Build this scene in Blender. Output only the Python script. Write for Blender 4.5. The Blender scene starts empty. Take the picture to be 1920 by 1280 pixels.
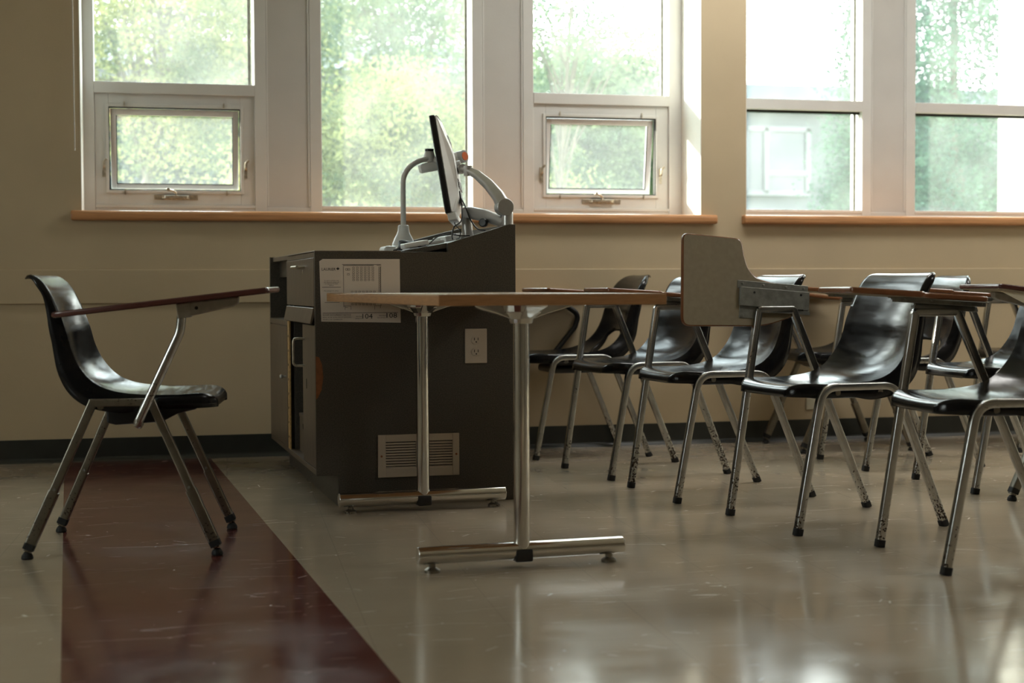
import bpy, bmesh, math, random
from mathutils import Vector, Matrix, Euler
R = math.radians
FILL_POWER = 12.0  # strength of the added ceiling fill
random.seed(7)
scene = bpy.context.scene
COL = scene.collection

# ------------------------------------------------------------------ object helpers
def tag(o, label=None, cat=None, group=None, kind=None):
    if label: o['label'] = label
    if cat: o['category'] = cat
    if group: o['group'] = group
    if kind: o['kind'] = kind
    return o

def empty(name, loc=(0, 0, 0), rz=0.0, parent=None):
    o = bpy.data.objects.new(name, None)
    COL.objects.link(o)
    o.empty_display_size = 0.05
    o.location = loc
    o.rotation_euler = (0, 0, rz)
    if parent: o.parent = parent
    return o

def obj(name, bm, mat, parent=None, bevel=0.0, smooth=False, seg=2, recalc=True, angle=40):
    if recalc:
        bmesh.ops.recalc_face_normals(bm, faces=bm.faces[:])
    me = bpy.data.meshes.new(name)
    bm.to_mesh(me)
    bm.free()
    mats = mat if isinstance(mat, (list, tuple)) else [mat]
    for m in mats: me.materials.append(m)
    if smooth:
        for p in me.polygons: p.use_smooth = True
        try:
            me.set_sharp_from_angle(angle=R(angle))
        except Exception:
            pass
    o = bpy.data.objects.new(name, me)
    COL.objects.link(o)
    if parent: o.parent = parent
    if bevel > 0:
        b = o.modifiers.new('bevel', 'BEVEL')
        b.width = bevel
        b.segments = seg
        b.limit_method = 'ANGLE'
        b.angle_limit = R(35)
    return o

def BM():
    return bmesh.new()

def box(bm, x0, x1, y0, y1, z0, z1, M=None):
    vs = [bm.verts.new(Vector(p)) for p in
          ((x0, y0, z0), (x1, y0, z0), (x1, y1, z0), (x0, y1, z0),
           (x0, y0, z1), (x1, y0, z1), (x1, y1, z1), (x0, y1, z1))]
    for f in ((0, 3, 2, 1), (4, 5, 6, 7), (0, 1, 5, 4), (1, 2, 6, 5), (2, 3, 7, 6), (3, 0, 4, 7)):
        bm.faces.new([vs[i] for i in f])
    if M is not None:
        for v in vs: v.co = M @ v.co
    return bm

def bx(*a):
    return box(BM(), *a)

def prism(bm, pts, axis, a0, a1, M=None):
    """extrude the 2D polygon pts along axis ('x': pts=(y,z), 'y': pts=(x,z), 'z': pts=(x,y))"""
    def mk(p, a):
        return Vector((a, p[0], p[1])) if axis == 'x' else Vector((p[0], a, p[1])) if axis == 'y' else Vector((p[0], p[1], a))
    A = [bm.verts.new(mk(p, a0)) for p in pts]
    B = [bm.verts.new(mk(p, a1)) for p in pts]
    n = len(pts)
    bm.faces.new(A[::-1])
    bm.faces.new(B)
    for i in range(n):
        bm.faces.new((A[i], A[(i + 1) % n], B[(i + 1) % n], B[i]))
    if M is not None:
        for v in A + B: v.co = M @ v.co
    return bm

def fillet(pts, r, n=6):
    """round the inner corners of an open polyline"""
    P = [Vector(p) for p in pts]
    out = [P[0]]
    for i in range(1, len(P) - 1):
        a, b, c = P[i - 1], P[i], P[i + 1]
        u, w = (a - b), (c - b)
        ri = r[i] if isinstance(r, (list, tuple)) else r
        ang = u.angle(w)
        d = min(ri / math.tan(ang / 2), u.length * .49, w.length * .49)
        p0, p1 = b + u.normalized() * d, b + w.normalized() * d
        for k in range(n + 1):
            t = k / n
            out.append(p0 * (1 - t) ** 2 + b * 2 * t * (1 - t) + p1 * t * t)
    out.append(P[-1])
    return out

def rr(w, h, r=None, n=3):
    """rounded rectangle profile"""
    r = min(w, h) * .22 if r is None else r
    pts = []
    for cx, cy, a0 in ((w / 2 - r, h / 2 - r, 0), (-w / 2 + r, h / 2 - r, 90), (-w / 2 + r, -h / 2 + r, 180), (w / 2 - r, -h / 2 + r, 270)):
        for k in range(n + 1):
            a = R(a0 + 90 * k / n)
            pts.append((cx + r * math.cos(a), cy + r * math.sin(a)))
    return pts

def circ(r, n=14):
    return [(r * math.cos(2 * math.pi * k / n), r * math.sin(2 * math.pi * k / n)) for k in range(n)]

def sweep(bm, path, prof, side=Vector((0, 1, 0)), caps=True, scale=None):
    P = [Vector(p) for p in path]
    rings = []
    s = Vector(side)
    for i, p in enumerate(P):
        t = (P[min(i + 1, len(P) - 1)] - P[max(i - 1, 0)]).normalized()
        a = s - t * s.dot(t)
        if a.length < 1e-5:
            a = t.orthogonal()
        a.normalize()
        s = a
        b = t.cross(a)
        k = scale[i] if scale else 1.0
        rings.append([bm.verts.new(p + a * x * k + b * y * k) for x, y in prof])
    n = len(prof)
    for i in range(len(rings) - 1):
        for j in range(n):
            bm.faces.new((rings[i][j], rings[i][(j + 1) % n], rings[i + 1][(j + 1) % n], rings[i + 1][j]))
    if caps:
        bm.faces.new(rings[0][::-1])
        bm.faces.new(rings[-1])
    return bm

def lathe(bm, prof, c=(0, 0, 0), n=24, M=None):
    """prof: list of (r, z)"""
    rings = []
    for r, z in prof:
        if r < 1e-6:
            v = Vector((0, 0, z))
            rings.append([bm.verts.new((M @ v if M is not None else v) + Vector(c))])
        else:
            ring = []
            for k in range(n):
                v = Vector((r * math.cos(2 * math.pi * k / n), r * math.sin(2 * math.pi * k / n), z))
                ring.append(bm.verts.new((M @ v if M is not None else v) + Vector(c)))
            rings.append(ring)
    for a, b in zip(rings, rings[1:]):
        for k in range(n):
            f = [a[k % len(a)], a[(k + 1) % len(a)], b[(k + 1) % len(b)], b[k % len(b)]]
            f = list(dict.fromkeys(f))
            if len(f) > 2: bm.faces.new(f)
    if len(rings[0]) > 1: bm.faces.new(rings[0][::-1])
    if len(rings[-1]) > 1: bm.faces.new(rings[-1])
    return bm

def axis_m(d):
    """rotation taking +Z to d"""
    return Vector((0, 0, 1)).rotation_difference(Vector(d).normalized()).to_matrix().to_4x4()

def cyl(bm, p0, p1, r, n=16, r1=None):
    p0, p1 = Vector(p0), Vector(p1)
    return lathe(bm, [(r, 0), (r if r1 is None else r1, (p1 - p0).length)], p0, n, axis_m(p1 - p0))

# ------------------------------------------------------------------ materials
def mat(name, col=(.5, .5, .5), rough=.5, metal=0.0, spec=.5, var=0.0, vscale=8.0, bump=0.0, bscale=40.0, stretch=None, coat=0.0, rvar=0.0):
    m = bpy.data.materials.new(name)
    m.use_nodes = True
    nt = m.node_tree
    b = nt.nodes['Principled BSDF']
    b.inputs['Base Color'].default_value = (*col, 1)
    b.inputs['Roughness'].default_value = rough
    b.inputs['Metallic'].default_value = metal
    b.inputs['Specular IOR Level'].default_value = spec
    if coat:
        b.inputs['Coat Weight'].default_value = coat
        b.inputs['Coat Roughness'].default_value = .08
    tc = nt.nodes.new('ShaderNodeTexCoord')
    mp = nt.nodes.new('ShaderNodeMapping')
    nt.links.new(tc.outputs['Object'], mp.inputs['Vector'])
    if stretch: mp.inputs['Scale'].default_value = stretch
    if var:
        n = nt.nodes.new('ShaderNodeTexNoise')
        n.inputs['Scale'].default_value = vscale
        n.inputs['Detail'].default_value = 5
        nt.links.new(mp.outputs['Vector'], n.inputs['Vector'])
        r = nt.nodes.new('ShaderNodeValToRGB')
        r.color_ramp.elements[0].position = .3
        r.color_ramp.elements[1].position = .7
        r.color_ramp.elements[0].color = (*[c * (1 - var) for c in col], 1)
        r.color_ramp.elements[1].color = (*[min(1, c * (1 + var)) for c in col], 1)
        nt.links.new(n.outputs['Fac'], r.inputs['Fac'])
        nt.links.new(r.outputs['Color'], b.inputs['Base Color'])
    if bump:
        n2 = nt.nodes.new('ShaderNodeTexNoise')
        n2.inputs['Scale'].default_value = bscale
        n2.inputs['Detail'].default_value = 4
        nt.links.new(mp.outputs['Vector'], n2.inputs['Vector'])
        bp = nt.nodes.new('ShaderNodeBump')
        bp.inputs['Strength'].default_value = bump
        bp.inputs['Distance'].default_value = .01
        nt.links.new(n2.outputs['Fac'], bp.inputs['Height'])
        nt.links.new(bp.outputs['Normal'], b.inputs['Normal'])
    if rvar:
        n3 = nt.nodes.new('ShaderNodeTexNoise')
        n3.inputs['Scale'].default_value = 60
        n3.inputs['Detail'].default_value = 6
        mp3 = nt.nodes.new('ShaderNodeMapping')
        mp3.inputs['Scale'].default_value = (1, .12, 1)
        mp3.inputs['Rotation'].default_value = (.4, .3, .6)
        nt.links.new(tc.outputs['Object'], mp3.inputs['Vector'])
        nt.links.new(mp3.outputs['Vector'], n3.inputs['Vector'])
        mr = nt.nodes.new('ShaderNodeMapRange')
        mr.inputs['From Min'].default_value = .35
        mr.inputs['From Max'].default_value = .68
        mr.inputs['To Min'].default_value = rough
        mr.inputs['To Max'].default_value = rough + rvar
        nt.links.new(n3.outputs['Fac'], mr.inputs['Value'])
        nt.links.new(mr.outputs['Result'], b.inputs['Roughness'])
    return m

def math_node(nt, op, a, b=None):
    n = nt.nodes.new('ShaderNodeMath')
    n.operation = op
    for i, v in enumerate((a, b)):
        if v is None: continue
        if isinstance(v, (int, float)): n.inputs[i].default_value = v
        else: nt.links.new(v, n.inputs[i])
    return n.outputs[0]

def mix_col(nt, fac, a, b):
    n = nt.nodes.new('ShaderNodeMix')
    n.data_type = 'RGBA'
    for sock, v in ((n.inputs[0], fac), (n.inputs[6], a), (n.inputs[7], b)):
        if isinstance(v, (int, float)): sock.default_value = v
        elif isinstance(v, tuple): sock.default_value = (*v, 1)
        else: nt.links.new(v, sock)
    return n.outputs[2]

WALLC = (.52, .42, .275)
M = {}
M['wall'] = mat('wall_paint', WALLC, .55, var=.05, vscale=3, bump=.08, bscale=220)
M['rail'] = mat('wall_rail_paint', WALLC, .5, var=.04, vscale=3, bump=.06, bscale=220)
M['wall2'] = mat('room_paint', (.56, .52, .45), .7)
M['ceil'] = mat('ceiling_tile', (.72, .70, .65), .8, var=.05, vscale=30)
M['base'] = mat('vinyl_base', (.022, .024, .020), .38, var=.2, vscale=10)
M['frame'] = mat('window_aluminium', (.62, .62, .605), .42, var=.04, vscale=6, bump=.03, bscale=200)
M['panel'] = mat('window_panel', (.53, .52, .50), .5, var=.04, vscale=5, bump=.03, bscale=150)
M['sash'] = mat('sash_white', (.85, .85, .85), .4, var=.03)
M['gasket'] = mat('black_gasket', (.012, .012, .011), .6, var=.1)
M['hard'] = mat('window_hardware', (.56, .51, .42), .35, .85, var=.3, vscale=60)
M['ext'] = mat('exterior_white', (.80, .79, .75), .6, var=.05)
M['sill'] = mat('sill_wood', (.54, .27, .12), .32, var=.20, vscale=14, stretch=(.4, 6, 12), coat=.15)
M['lam'] = mat('speckled_laminate', (.066, .058, .046), .42, var=.42, vscale=260, bump=.05, bscale=300)
M['lamdoor'] = mat('brown_laminate', (.140, .106, .074), .36, var=.25, vscale=70, stretch=(1, 1, .12))
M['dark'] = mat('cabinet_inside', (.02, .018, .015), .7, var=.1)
M['ply'] = mat('raw_particle_board', (.52, .33, .13), .7, var=.25, vscale=90)
M['chip'] = mat('exposed_core', (.26, .095, .035), .7, var=.2, vscale=60)
M['white'] = mat('white_plastic', (.72, .72, .70), .38, var=.02)
M['ivory'] = mat('ivory_plastic', (.52, .45, .36), .4, var=.03)
M['grey'] = mat('grey_plastic', (.33, .33, .33), .38, .1, var=.04)
M['silver'] = mat('silver_paint', (.50, .50, .49), .30, .6, var=.05, vscale=20)
M['blackp'] = mat('black_plastic', (.012, .012, .013), .35, var=.1)
M['screen'] = mat('screen_glass', (.008, .008, .010), .12, var=.1)
M['orange'] = mat('orange_lens', (.62, .13, .035), .25, var=.05)
M['cable'] = mat('black_cable', (.010, .010, .010), .4, var=.1)
M['wcable'] = mat('white_cable', (.65, .65, .63), .4, var=.03)
M['paper'] = mat('paper', (.66, .59, .51), .7, var=.03, vscale=4)
M['ink'] = mat('black_ink', (.02, .018, .02), .7, var=.05)
M['label'] = mat('yellowed_label', (.62, .58, .44), .7, var=.06)
M['bracket'] = mat('steel_bracket', (.27, .275, .25), .45, .5, var=.25, vscale=40)
M['rubber'] = mat('black_rubber', (.010, .010, .010), .7, var=.2)
M['oak'] = mat('table_edge_wood', (.44, .235, .105), .5, var=.14, vscale=20, stretch=(1, 1, 10))
M['ttop'] = mat('table_top_laminate', (.50, .34, .20), .22, var=.05, vscale=12)
M['tabtop'] = mat('tablet_laminate', (.42, .27, .17), .18, var=.06, vscale=14)
M['tabedge'] = mat('tablet_edge', (.22, .088, .038), .25, var=.16, vscale=25)
M['tabunder'] = mat('tablet_underside', (.36, .31, .22), .6, var=.06, vscale=60)
M['maroon'] = mat('maroon_tablet', (.085, .028, .022), .22, var=.12, vscale=20)
M['shell'] = mat('black_seat_shell', (.007, .007, .008), .14, spec=.30, var=.2, vscale=20, rvar=.13, bump=.018, bscale=120, stretch=(1, .15, 1))
M['bark'] = mat('bark', (.10, .085, .065), .9, var=.3, vscale=12)

def worn_chrome(name, col, rough, chips):
    m = mat(name, col, rough, 1.0, var=.12, vscale=30)
    nt = m.node_tree
    b = nt.nodes['Principled BSDF']
    g = nt.nodes.new('ShaderNodeNewGeometry')
    s = nt.nodes.new('ShaderNodeSeparateXYZ')
    nt.links.new(g.outputs['Position'], s.inputs[0])
    n = nt.nodes.new('ShaderNodeTexNoise')
    n.inputs['Scale'].default_value = 150
    n.inputs['Detail'].default_value = 4
    nt.links.new(g.outputs['Position'], n.inputs['Vector'])
    n2 = nt.nodes.new('ShaderNodeTexNoise')
    n2.inputs['Scale'].default_value = 5
    nt.links.new(g.outputs['Position'], n2.inputs['Vector'])
    h = nt.nodes.new('ShaderNodeMapRange')   # more chips near the feet
    h.inputs['From Min'].default_value = .02
    h.inputs['From Max'].default_value = .22
    h.inputs['To Min'].default_value = chips
    h.inputs['To Max'].default_value = -.12
    nt.links.new(s.outputs['Z'], h.inputs['Value'])
    v = math_node(nt, 'ADD', n.outputs['Fac'], h.outputs['Result'])
    v = math_node(nt, 'ADD', v, math_node(nt, 'MULTIPLY', math_node(nt, 'SUBTRACT', n2.outputs['Fac'], .5), .5))
    k = math_node(nt, 'GREATER_THAN', v, .60)
    old = b.inputs['Base Color'].links[0].from_socket
    c = mix_col(nt, k, old, (.035, .022, .015))
    nt.links.new(c, b.inputs['Base Color'])
    nt.links.new(math_node(nt, 'SUBTRACT', 1.0, k), b.inputs['Metallic'])
    return m
M['leg'] = worn_chrome('worn_chrome', (.50, .50, .485), .24, .07)
M['legdull'] = worn_chrome('dull_steel', (.25, .23, .19), .36, -.02)
M['steel'] = mat('socket_steel', (.44, .42, .37), .38, .7, var=.15, vscale=40)
M['chrome'] = mat('chrome', (.66, .65, .62), .13, 1.0, var=.05, vscale=20)

def floor_mat():
    m = bpy.data.materials.new('waxed_vinyl_floor')
    m.use_nodes = True
    nt = m.node_tree
    b = nt.nodes['Principled BSDF']
    g = nt.nodes.new('ShaderNodeTexCoord').outputs['Object']
    s = nt.nodes.new('ShaderNodeSeparateXYZ')
    nt.links.new(g, s.inputs[0])
    # maroon band of tiles, slightly skewed to the wall
    d = math_node(nt, 'ADD', s.outputs['X'], math_node(nt, 'MULTIPLY', math_node(nt, 'SUBTRACT', s.outputs['Y'], 5.0), .0510))
    inb = math_node(nt, 'MULTIPLY', math_node(nt, 'GREATER_THAN', d, -.2775), math_node(nt, 'LESS_THAN', d, .3475))
    n = nt.nodes.new('ShaderNodeTexNoise')
    n.inputs['Scale'].default_value = 160
    n.inputs['Detail'].default_value = 3
    nt.links.new(g, n.inputs['Vector'])
    n2 = nt.nodes.new('ShaderNodeTexNoise')
    n2.inputs['Scale'].default_value = 3.5
    n2.inputs['Detail'].default_value = 4
    nt.links.new(g, n2.inputs['Vector'])
    v = math_node(nt, 'ADD', math_node(nt, 'MULTIPLY', n.outputs['Fac'], .35), math_node(nt, 'MULTIPLY', n2.outputs['Fac'], .65))
    beige = mix_col(nt, v, (.35, .285, .205), (.47, .395, .295))
    red = mix_col(nt, v, (.098, .026, .020), (.135, .042, .033))
    # tile joints every 0.305 m, very faint
    br = nt.nodes.new('ShaderNodeTexBrick')
    br.offset = 0
    br.inputs['Scale'].default_value = 1
    br.inputs['Mortar Size'].default_value = .0012
    br.inputs['Mortar Smooth'].default_value = .5
    br.inputs['Brick Width'].default_value = .3125
    br.inputs['Row Height'].default_value = .3125
    mp = nt.nodes.new('ShaderNodeMapping')
    mp.inputs['Rotation'].default_value = (0, 0, .051)
    mp.inputs['Location'].default_value = (.0225, 0, 0)
    nt.links.new(g, mp.inputs['Vector'])
    nt.links.new(mp.outputs['Vector'], br.inputs['Vector'])
    col = mix_col(nt, inb, beige, red)
    col = mix_col(nt, math_node(nt, 'MULTIPLY', br.outputs['Fac'], .22), col, (.08, .07, .06))
    # thin worn scratches
    tot = None
    for i, (ang, sc, th) in enumerate(((.25, 2.2, .006), (-.9, 2.9, .005), (1.3, 2.4, .0055), (.75, 3.6, .0045))):
        mp = nt.nodes.new('ShaderNodeMapping')
        mp.inputs['Rotation'].default_value = (0, 0, ang)
        mp.inputs['Scale'].default_value = (1.0, 5.0, 1)
        mp.inputs['Location'].default_value = (i * 3.1, i * 1.7, 0)
        nt.links.new(g, mp.inputs['Vector'])
        vo = nt.nodes.new('ShaderNodeTexVoronoi')
        vo.feature = 'DISTANCE_TO_EDGE'
        vo.inputs['Scale'].default_value = sc
        nt.links.new(mp.outputs['Vector'], vo.inputs['Vector'])
        nz = nt.nodes.new('ShaderNodeTexNoise')
        nz.inputs['Scale'].default_value = 2.2 + i
        nz.inputs['Detail'].default_value = 5
        nt.links.new(mp.outputs['Vector'], nz.inputs['Vector'])
        k = math_node(nt, 'MULTIPLY', math_node(nt, 'LESS_THAN', vo.outputs['Distance'], th), math_node(nt, 'GREATER_THAN', nz.outputs['Fac'], .62))
        tot = k if tot is None else math_node(nt, 'MAXIMUM', tot, k)
    col = mix_col(nt, math_node(nt, 'MULTIPLY', tot, .22), col, (.62, .58, .52))
    nt.links.new(col, b.inputs['Base Color'])
    b.inputs['Specular IOR Level'].default_value = .5
    mr = nt.nodes.new('ShaderNodeMapRange')
    mr.inputs['From Min'].default_value = .3
    mr.inputs['From Max'].default_value = .7
    mr.inputs['To Min'].default_value = .09
    mr.inputs['To Max'].default_value = .20
    nt.links.new(n2.outputs['Fac'], mr.inputs['Value'])
    nt.links.new(math_node(nt, 'ADD', mr.outputs['Result'], math_node(nt, 'MULTIPLY', tot, .25)), b.inputs['Roughness'])
    n3 = nt.nodes.new('ShaderNodeTexNoise')
    n3.inputs['Scale'].default_value = 7
    n3.inputs['Detail'].default_value = 2
    nt.links.new(g, n3.inputs['Vector'])
    bp = nt.nodes.new('ShaderNodeBump')
    bp.inputs['Strength'].default_value = .10
    bp.inputs['Distance'].default_value = .006
    nt.links.new(n3.outputs['Fac'], bp.inputs['Height'])
    nt.links.new(bp.outputs['Normal'], b.inputs['Normal'])
    return m
M['floor'] = floor_mat()

def glass_mat(name, film, specks=False):
    """clear pane with a thin milky film, for dust and for the hazy glow of bright windows"""
    m = bpy.data.materials.new(name)
    m.use_nodes = True
    nt = m.node_tree
    nt.nodes.remove(nt.nodes['Principled BSDF'])
    out = nt.nodes['Material Output']
    tr = nt.nodes.new('ShaderNodeBsdfTransparent')
    tr.inputs['Color'].default_value = (.95, .98, .96, 1)
    tl = nt.nodes.new('ShaderNodeBsdfTranslucent')
    tl.inputs['Color'].default_value = (.88, .95, .93, 1)
    gl = nt.nodes.new('ShaderNodeBsdfGlossy')
    gl.inputs['Roughness'].default_value = .03
    mx = nt.nodes.new('ShaderNodeMixShader')
    nt.links.new(tr.outputs[0], mx.inputs[1])
    nt.links.new(tl.outputs[0], mx.inputs[2])
    tc = nt.nodes.new('ShaderNodeTexCoord')
    n = nt.nodes.new('ShaderNodeTexNoise')
    n.inputs['Scale'].default_value = 140 if specks else 4
    n.inputs['Detail'].default_value = 5
    nt.links.new(tc.outputs['Object'], n.inputs['Vector'])
    mr = nt.nodes.new('ShaderNodeMapRange')
    mr.inputs['From Min'].default_value = .3
    mr.inputs['From Max'].default_value = .75
    mr.inputs['To Min'].default_value = film * .75
    mr.inputs['To Max'].default_value = film * 1.5
    nt.links.new(n.outputs['Fac'], mr.inputs['Value'])
    nt.links.new(mr.outputs['Result'], mx.inputs[0])
    m2 = nt.nodes.new('ShaderNodeMixShader')
    lw = nt.nodes.new('ShaderNodeLayerWeight')
    fc = math_node(nt, 'POWER', lw.outputs['Facing'], 4.0)
    nt.links.new(math_node(nt, 'MULTIPLY_ADD', fc, .5), m2.inputs[0])
    fc.node.outputs[0].links[0].to_node.inputs[2].default_value = .015
    nt.links.new(mx.outputs[0], m2.inputs[1])
    nt.links.new(gl.outputs[0], m2.inputs[2])
    nt.links.new(m2.outputs[0], out.inputs['Surface'])
    return m
M['glass'] = glass_mat('window_glass', .044)  # film imitates the washed-out haze over the view outside
M['dusty'] = glass_mat('dusty_glass', .042, True)

def leaf_mat(name, c0, c1, tl=.5):
    m = bpy.data.materials.new(name)
    m.use_nodes = True
    nt = m.node_tree
    nt.nodes.remove(nt.nodes['Principled BSDF'])
    out = nt.nodes['Material Output']
    tc = nt.nodes.new('ShaderNodeTexCoord')
    n = nt.nodes.new('ShaderNodeTexNoise')
    n.inputs['Scale'].default_value = 1.9
    n.inputs['Detail'].default_value = 3
    nt.links.new(tc.outputs['Object'], n.inputs['Vector'])
    mr = nt.nodes.new('ShaderNodeMapRange')
    mr.inputs['From Min'].default_value = .40
    mr.inputs['From Max'].default_value = .60
    nt.links.new(n.outputs['Fac'], mr.inputs['Value'])
    c = mix_col(nt, mr.outputs['Result'], c0, c1)
    d = nt.nodes.new('ShaderNodeBsdfDiffuse')
    t = nt.nodes.new('ShaderNodeBsdfTranslucent')
    nt.links.new(c, d.inputs['Color'])
    nt.links.new(c, t.inputs['Color'])
    mx = nt.nodes.new('ShaderNodeMixShader')
    mx.inputs[0].default_value = tl
    nt.links.new(d.outputs[0], mx.inputs[1])
    nt.links.new(t.outputs[0], mx.inputs[2])
    nt.links.new(mx.outputs[0], out.inputs['Surface'])
    return m
M['locust'] = leaf_mat('locust_leaves', (.075, .108, .054), (.31, .32, .13))
M['locust2'] = leaf_mat('locust_leaves_green', (.064, .110, .068), (.20, .25, .13))
M['cedar'] = leaf_mat('cedar_leaves', (.034, .082, .060), (.10, .18, .115), .4)
M['hedge'] = leaf_mat('hedge_leaves', (.018, .032, .034), (.035, .055, .048), .3)

# ------------------------------------------------------------------ room shell
Y0, YF, YO = 6.85, 7.12, 7.25       # wall face, window plane, outside face
XL, XR, YB, ZC = -3.2, 7.2, -2.2, 2.9
ZS, ZT = 1.052, 2.45
def struct(name, bm, m, **k):
    return tag(obj(name, bm, m, **k), kind='structure')

b = BM(); box(b, XL - .2, XR + .2, YB - .2, YO, -.12, 0); struct('floor', b, M['floor'])
b = BM(); box(b, XL - .2, XR + .2, YB - .2, YO, ZC, ZC + .15); struct('ceiling', b, M['ceil'])
b = BM()
XA, XB, XC, XD = -.285, 2.571, 2.799, 5.64
box(b, XL - .2, XR + .2, Y0, YO, 0, ZS)
box(b, XL - .2, XA, Y0, YO, ZS, ZT)
box(b, XB, XC, Y0, YO, ZS, ZT)
box(b, XD, XR + .2, Y0, YO, ZS, ZT)
box(b, XL - .2, XR + .2, Y0, YO, ZT, ZC)
struct('wall_front', b, M['wall'])
b = BM()
LW0, LW1, LZ0, LZ1 = 2.5, 3.9, 1.1, 2.1  # opening for the added, unseen window
box(b, XL - .2, XL, YB - .2, LW0, 0, ZC)
box(b, XL - .2, XL, LW1, Y0, 0, ZC)
box(b, XL - .2, XL, LW0, LW1, 0, LZ0)
box(b, XL - .2, XL, LW0, LW1, LZ1, ZC)
struct('wall_left', b, M['wall2'])
b = BM(); box(b, XR, XR + .2, YB - .2, Y0, 0, ZC); struct('wall_right', b, M['wall2'])
b = BM(); box(b, XL, XR, YB - .2, YB, 0, ZC); struct('wall_rear', b, mat('rear_paint', (.34, .30, .24), .7))
# baseboard with a small cove foot
b = BM()
prism(b, [(Y0, 0), (Y0 - .018, 0), (Y0 - .014, .006), (Y0 - .006, .014), (Y0 - .004, .020), (Y0 - .004, .1018), (Y0, .1018)], 'x', XL, XR)
struct('baseboard_front', b, M['base'])
# rail board along the wall
b = bx(XL, XR, Y0 - .013, Y0, .690, .8385)
struct('trim_1', b, M['rail'], bevel=.003)

def sill(name, x0, x1):
    b = BM()
    prof = [(YF - .005, ZS)] + [(6.812 + .012 - .012 * math.sin(R(a)), ZS + .012 - .012 * math.cos(R(a))) for a in (0, 30, 60, 90)] \
        + [(6.812 + .016 - .016 * math.cos(R(a)), 1.079 + .016 * math.sin(R(a))) for a in (0, 30, 60, 90)] + [(YF - .005, 1.095)]
    prism(b, prof, 'x', x0, x1)
    return struct(name, b, M['sill'], bevel=.006)
sill('trim_2', -.328, 2.642)
sill('trim_3', 2.778, 5.70)

for i, (xa, xc) in enumerate(((XA, XA + .003), (XB - .003, XB), (XC, XC + .003), (XD - .003, XD))):
    struct('trim_%d' % (9 + i), bx(xa, xc, Y0 + .001, YF - .001, 1.0955, ZT), M['ext'])

def inner_panel(name, x0, x1):
    b = BM()
    box(b, x0, x1, YF + .008, YO, 1.10, ZT)
    o = struct(name, b, M['panel'])
    b = BM()
    for xa in (x0 + .001, x1 - .009):
        box(b, xa, xa + .008, YF + .002, YF + .010, 1.135, ZT)
    box(b, x0, x1, YF + .001, YF + .012, 1.10, 1.128)
    obj('panel_bead', b, M['frame'], o, bevel=.0015)
    return o
for i, (a, c) in enumerate(((.535, .737), (1.562, 1.762), (3.592, 3.786), (4.60, 4.80))):
    inner_panel('trim_%d' % (4 + i), a, c)

struct('trim_8', bx(4.556, 4.76, YO + .001, 7.52, -.35, 2.9), M['ext'])

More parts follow.
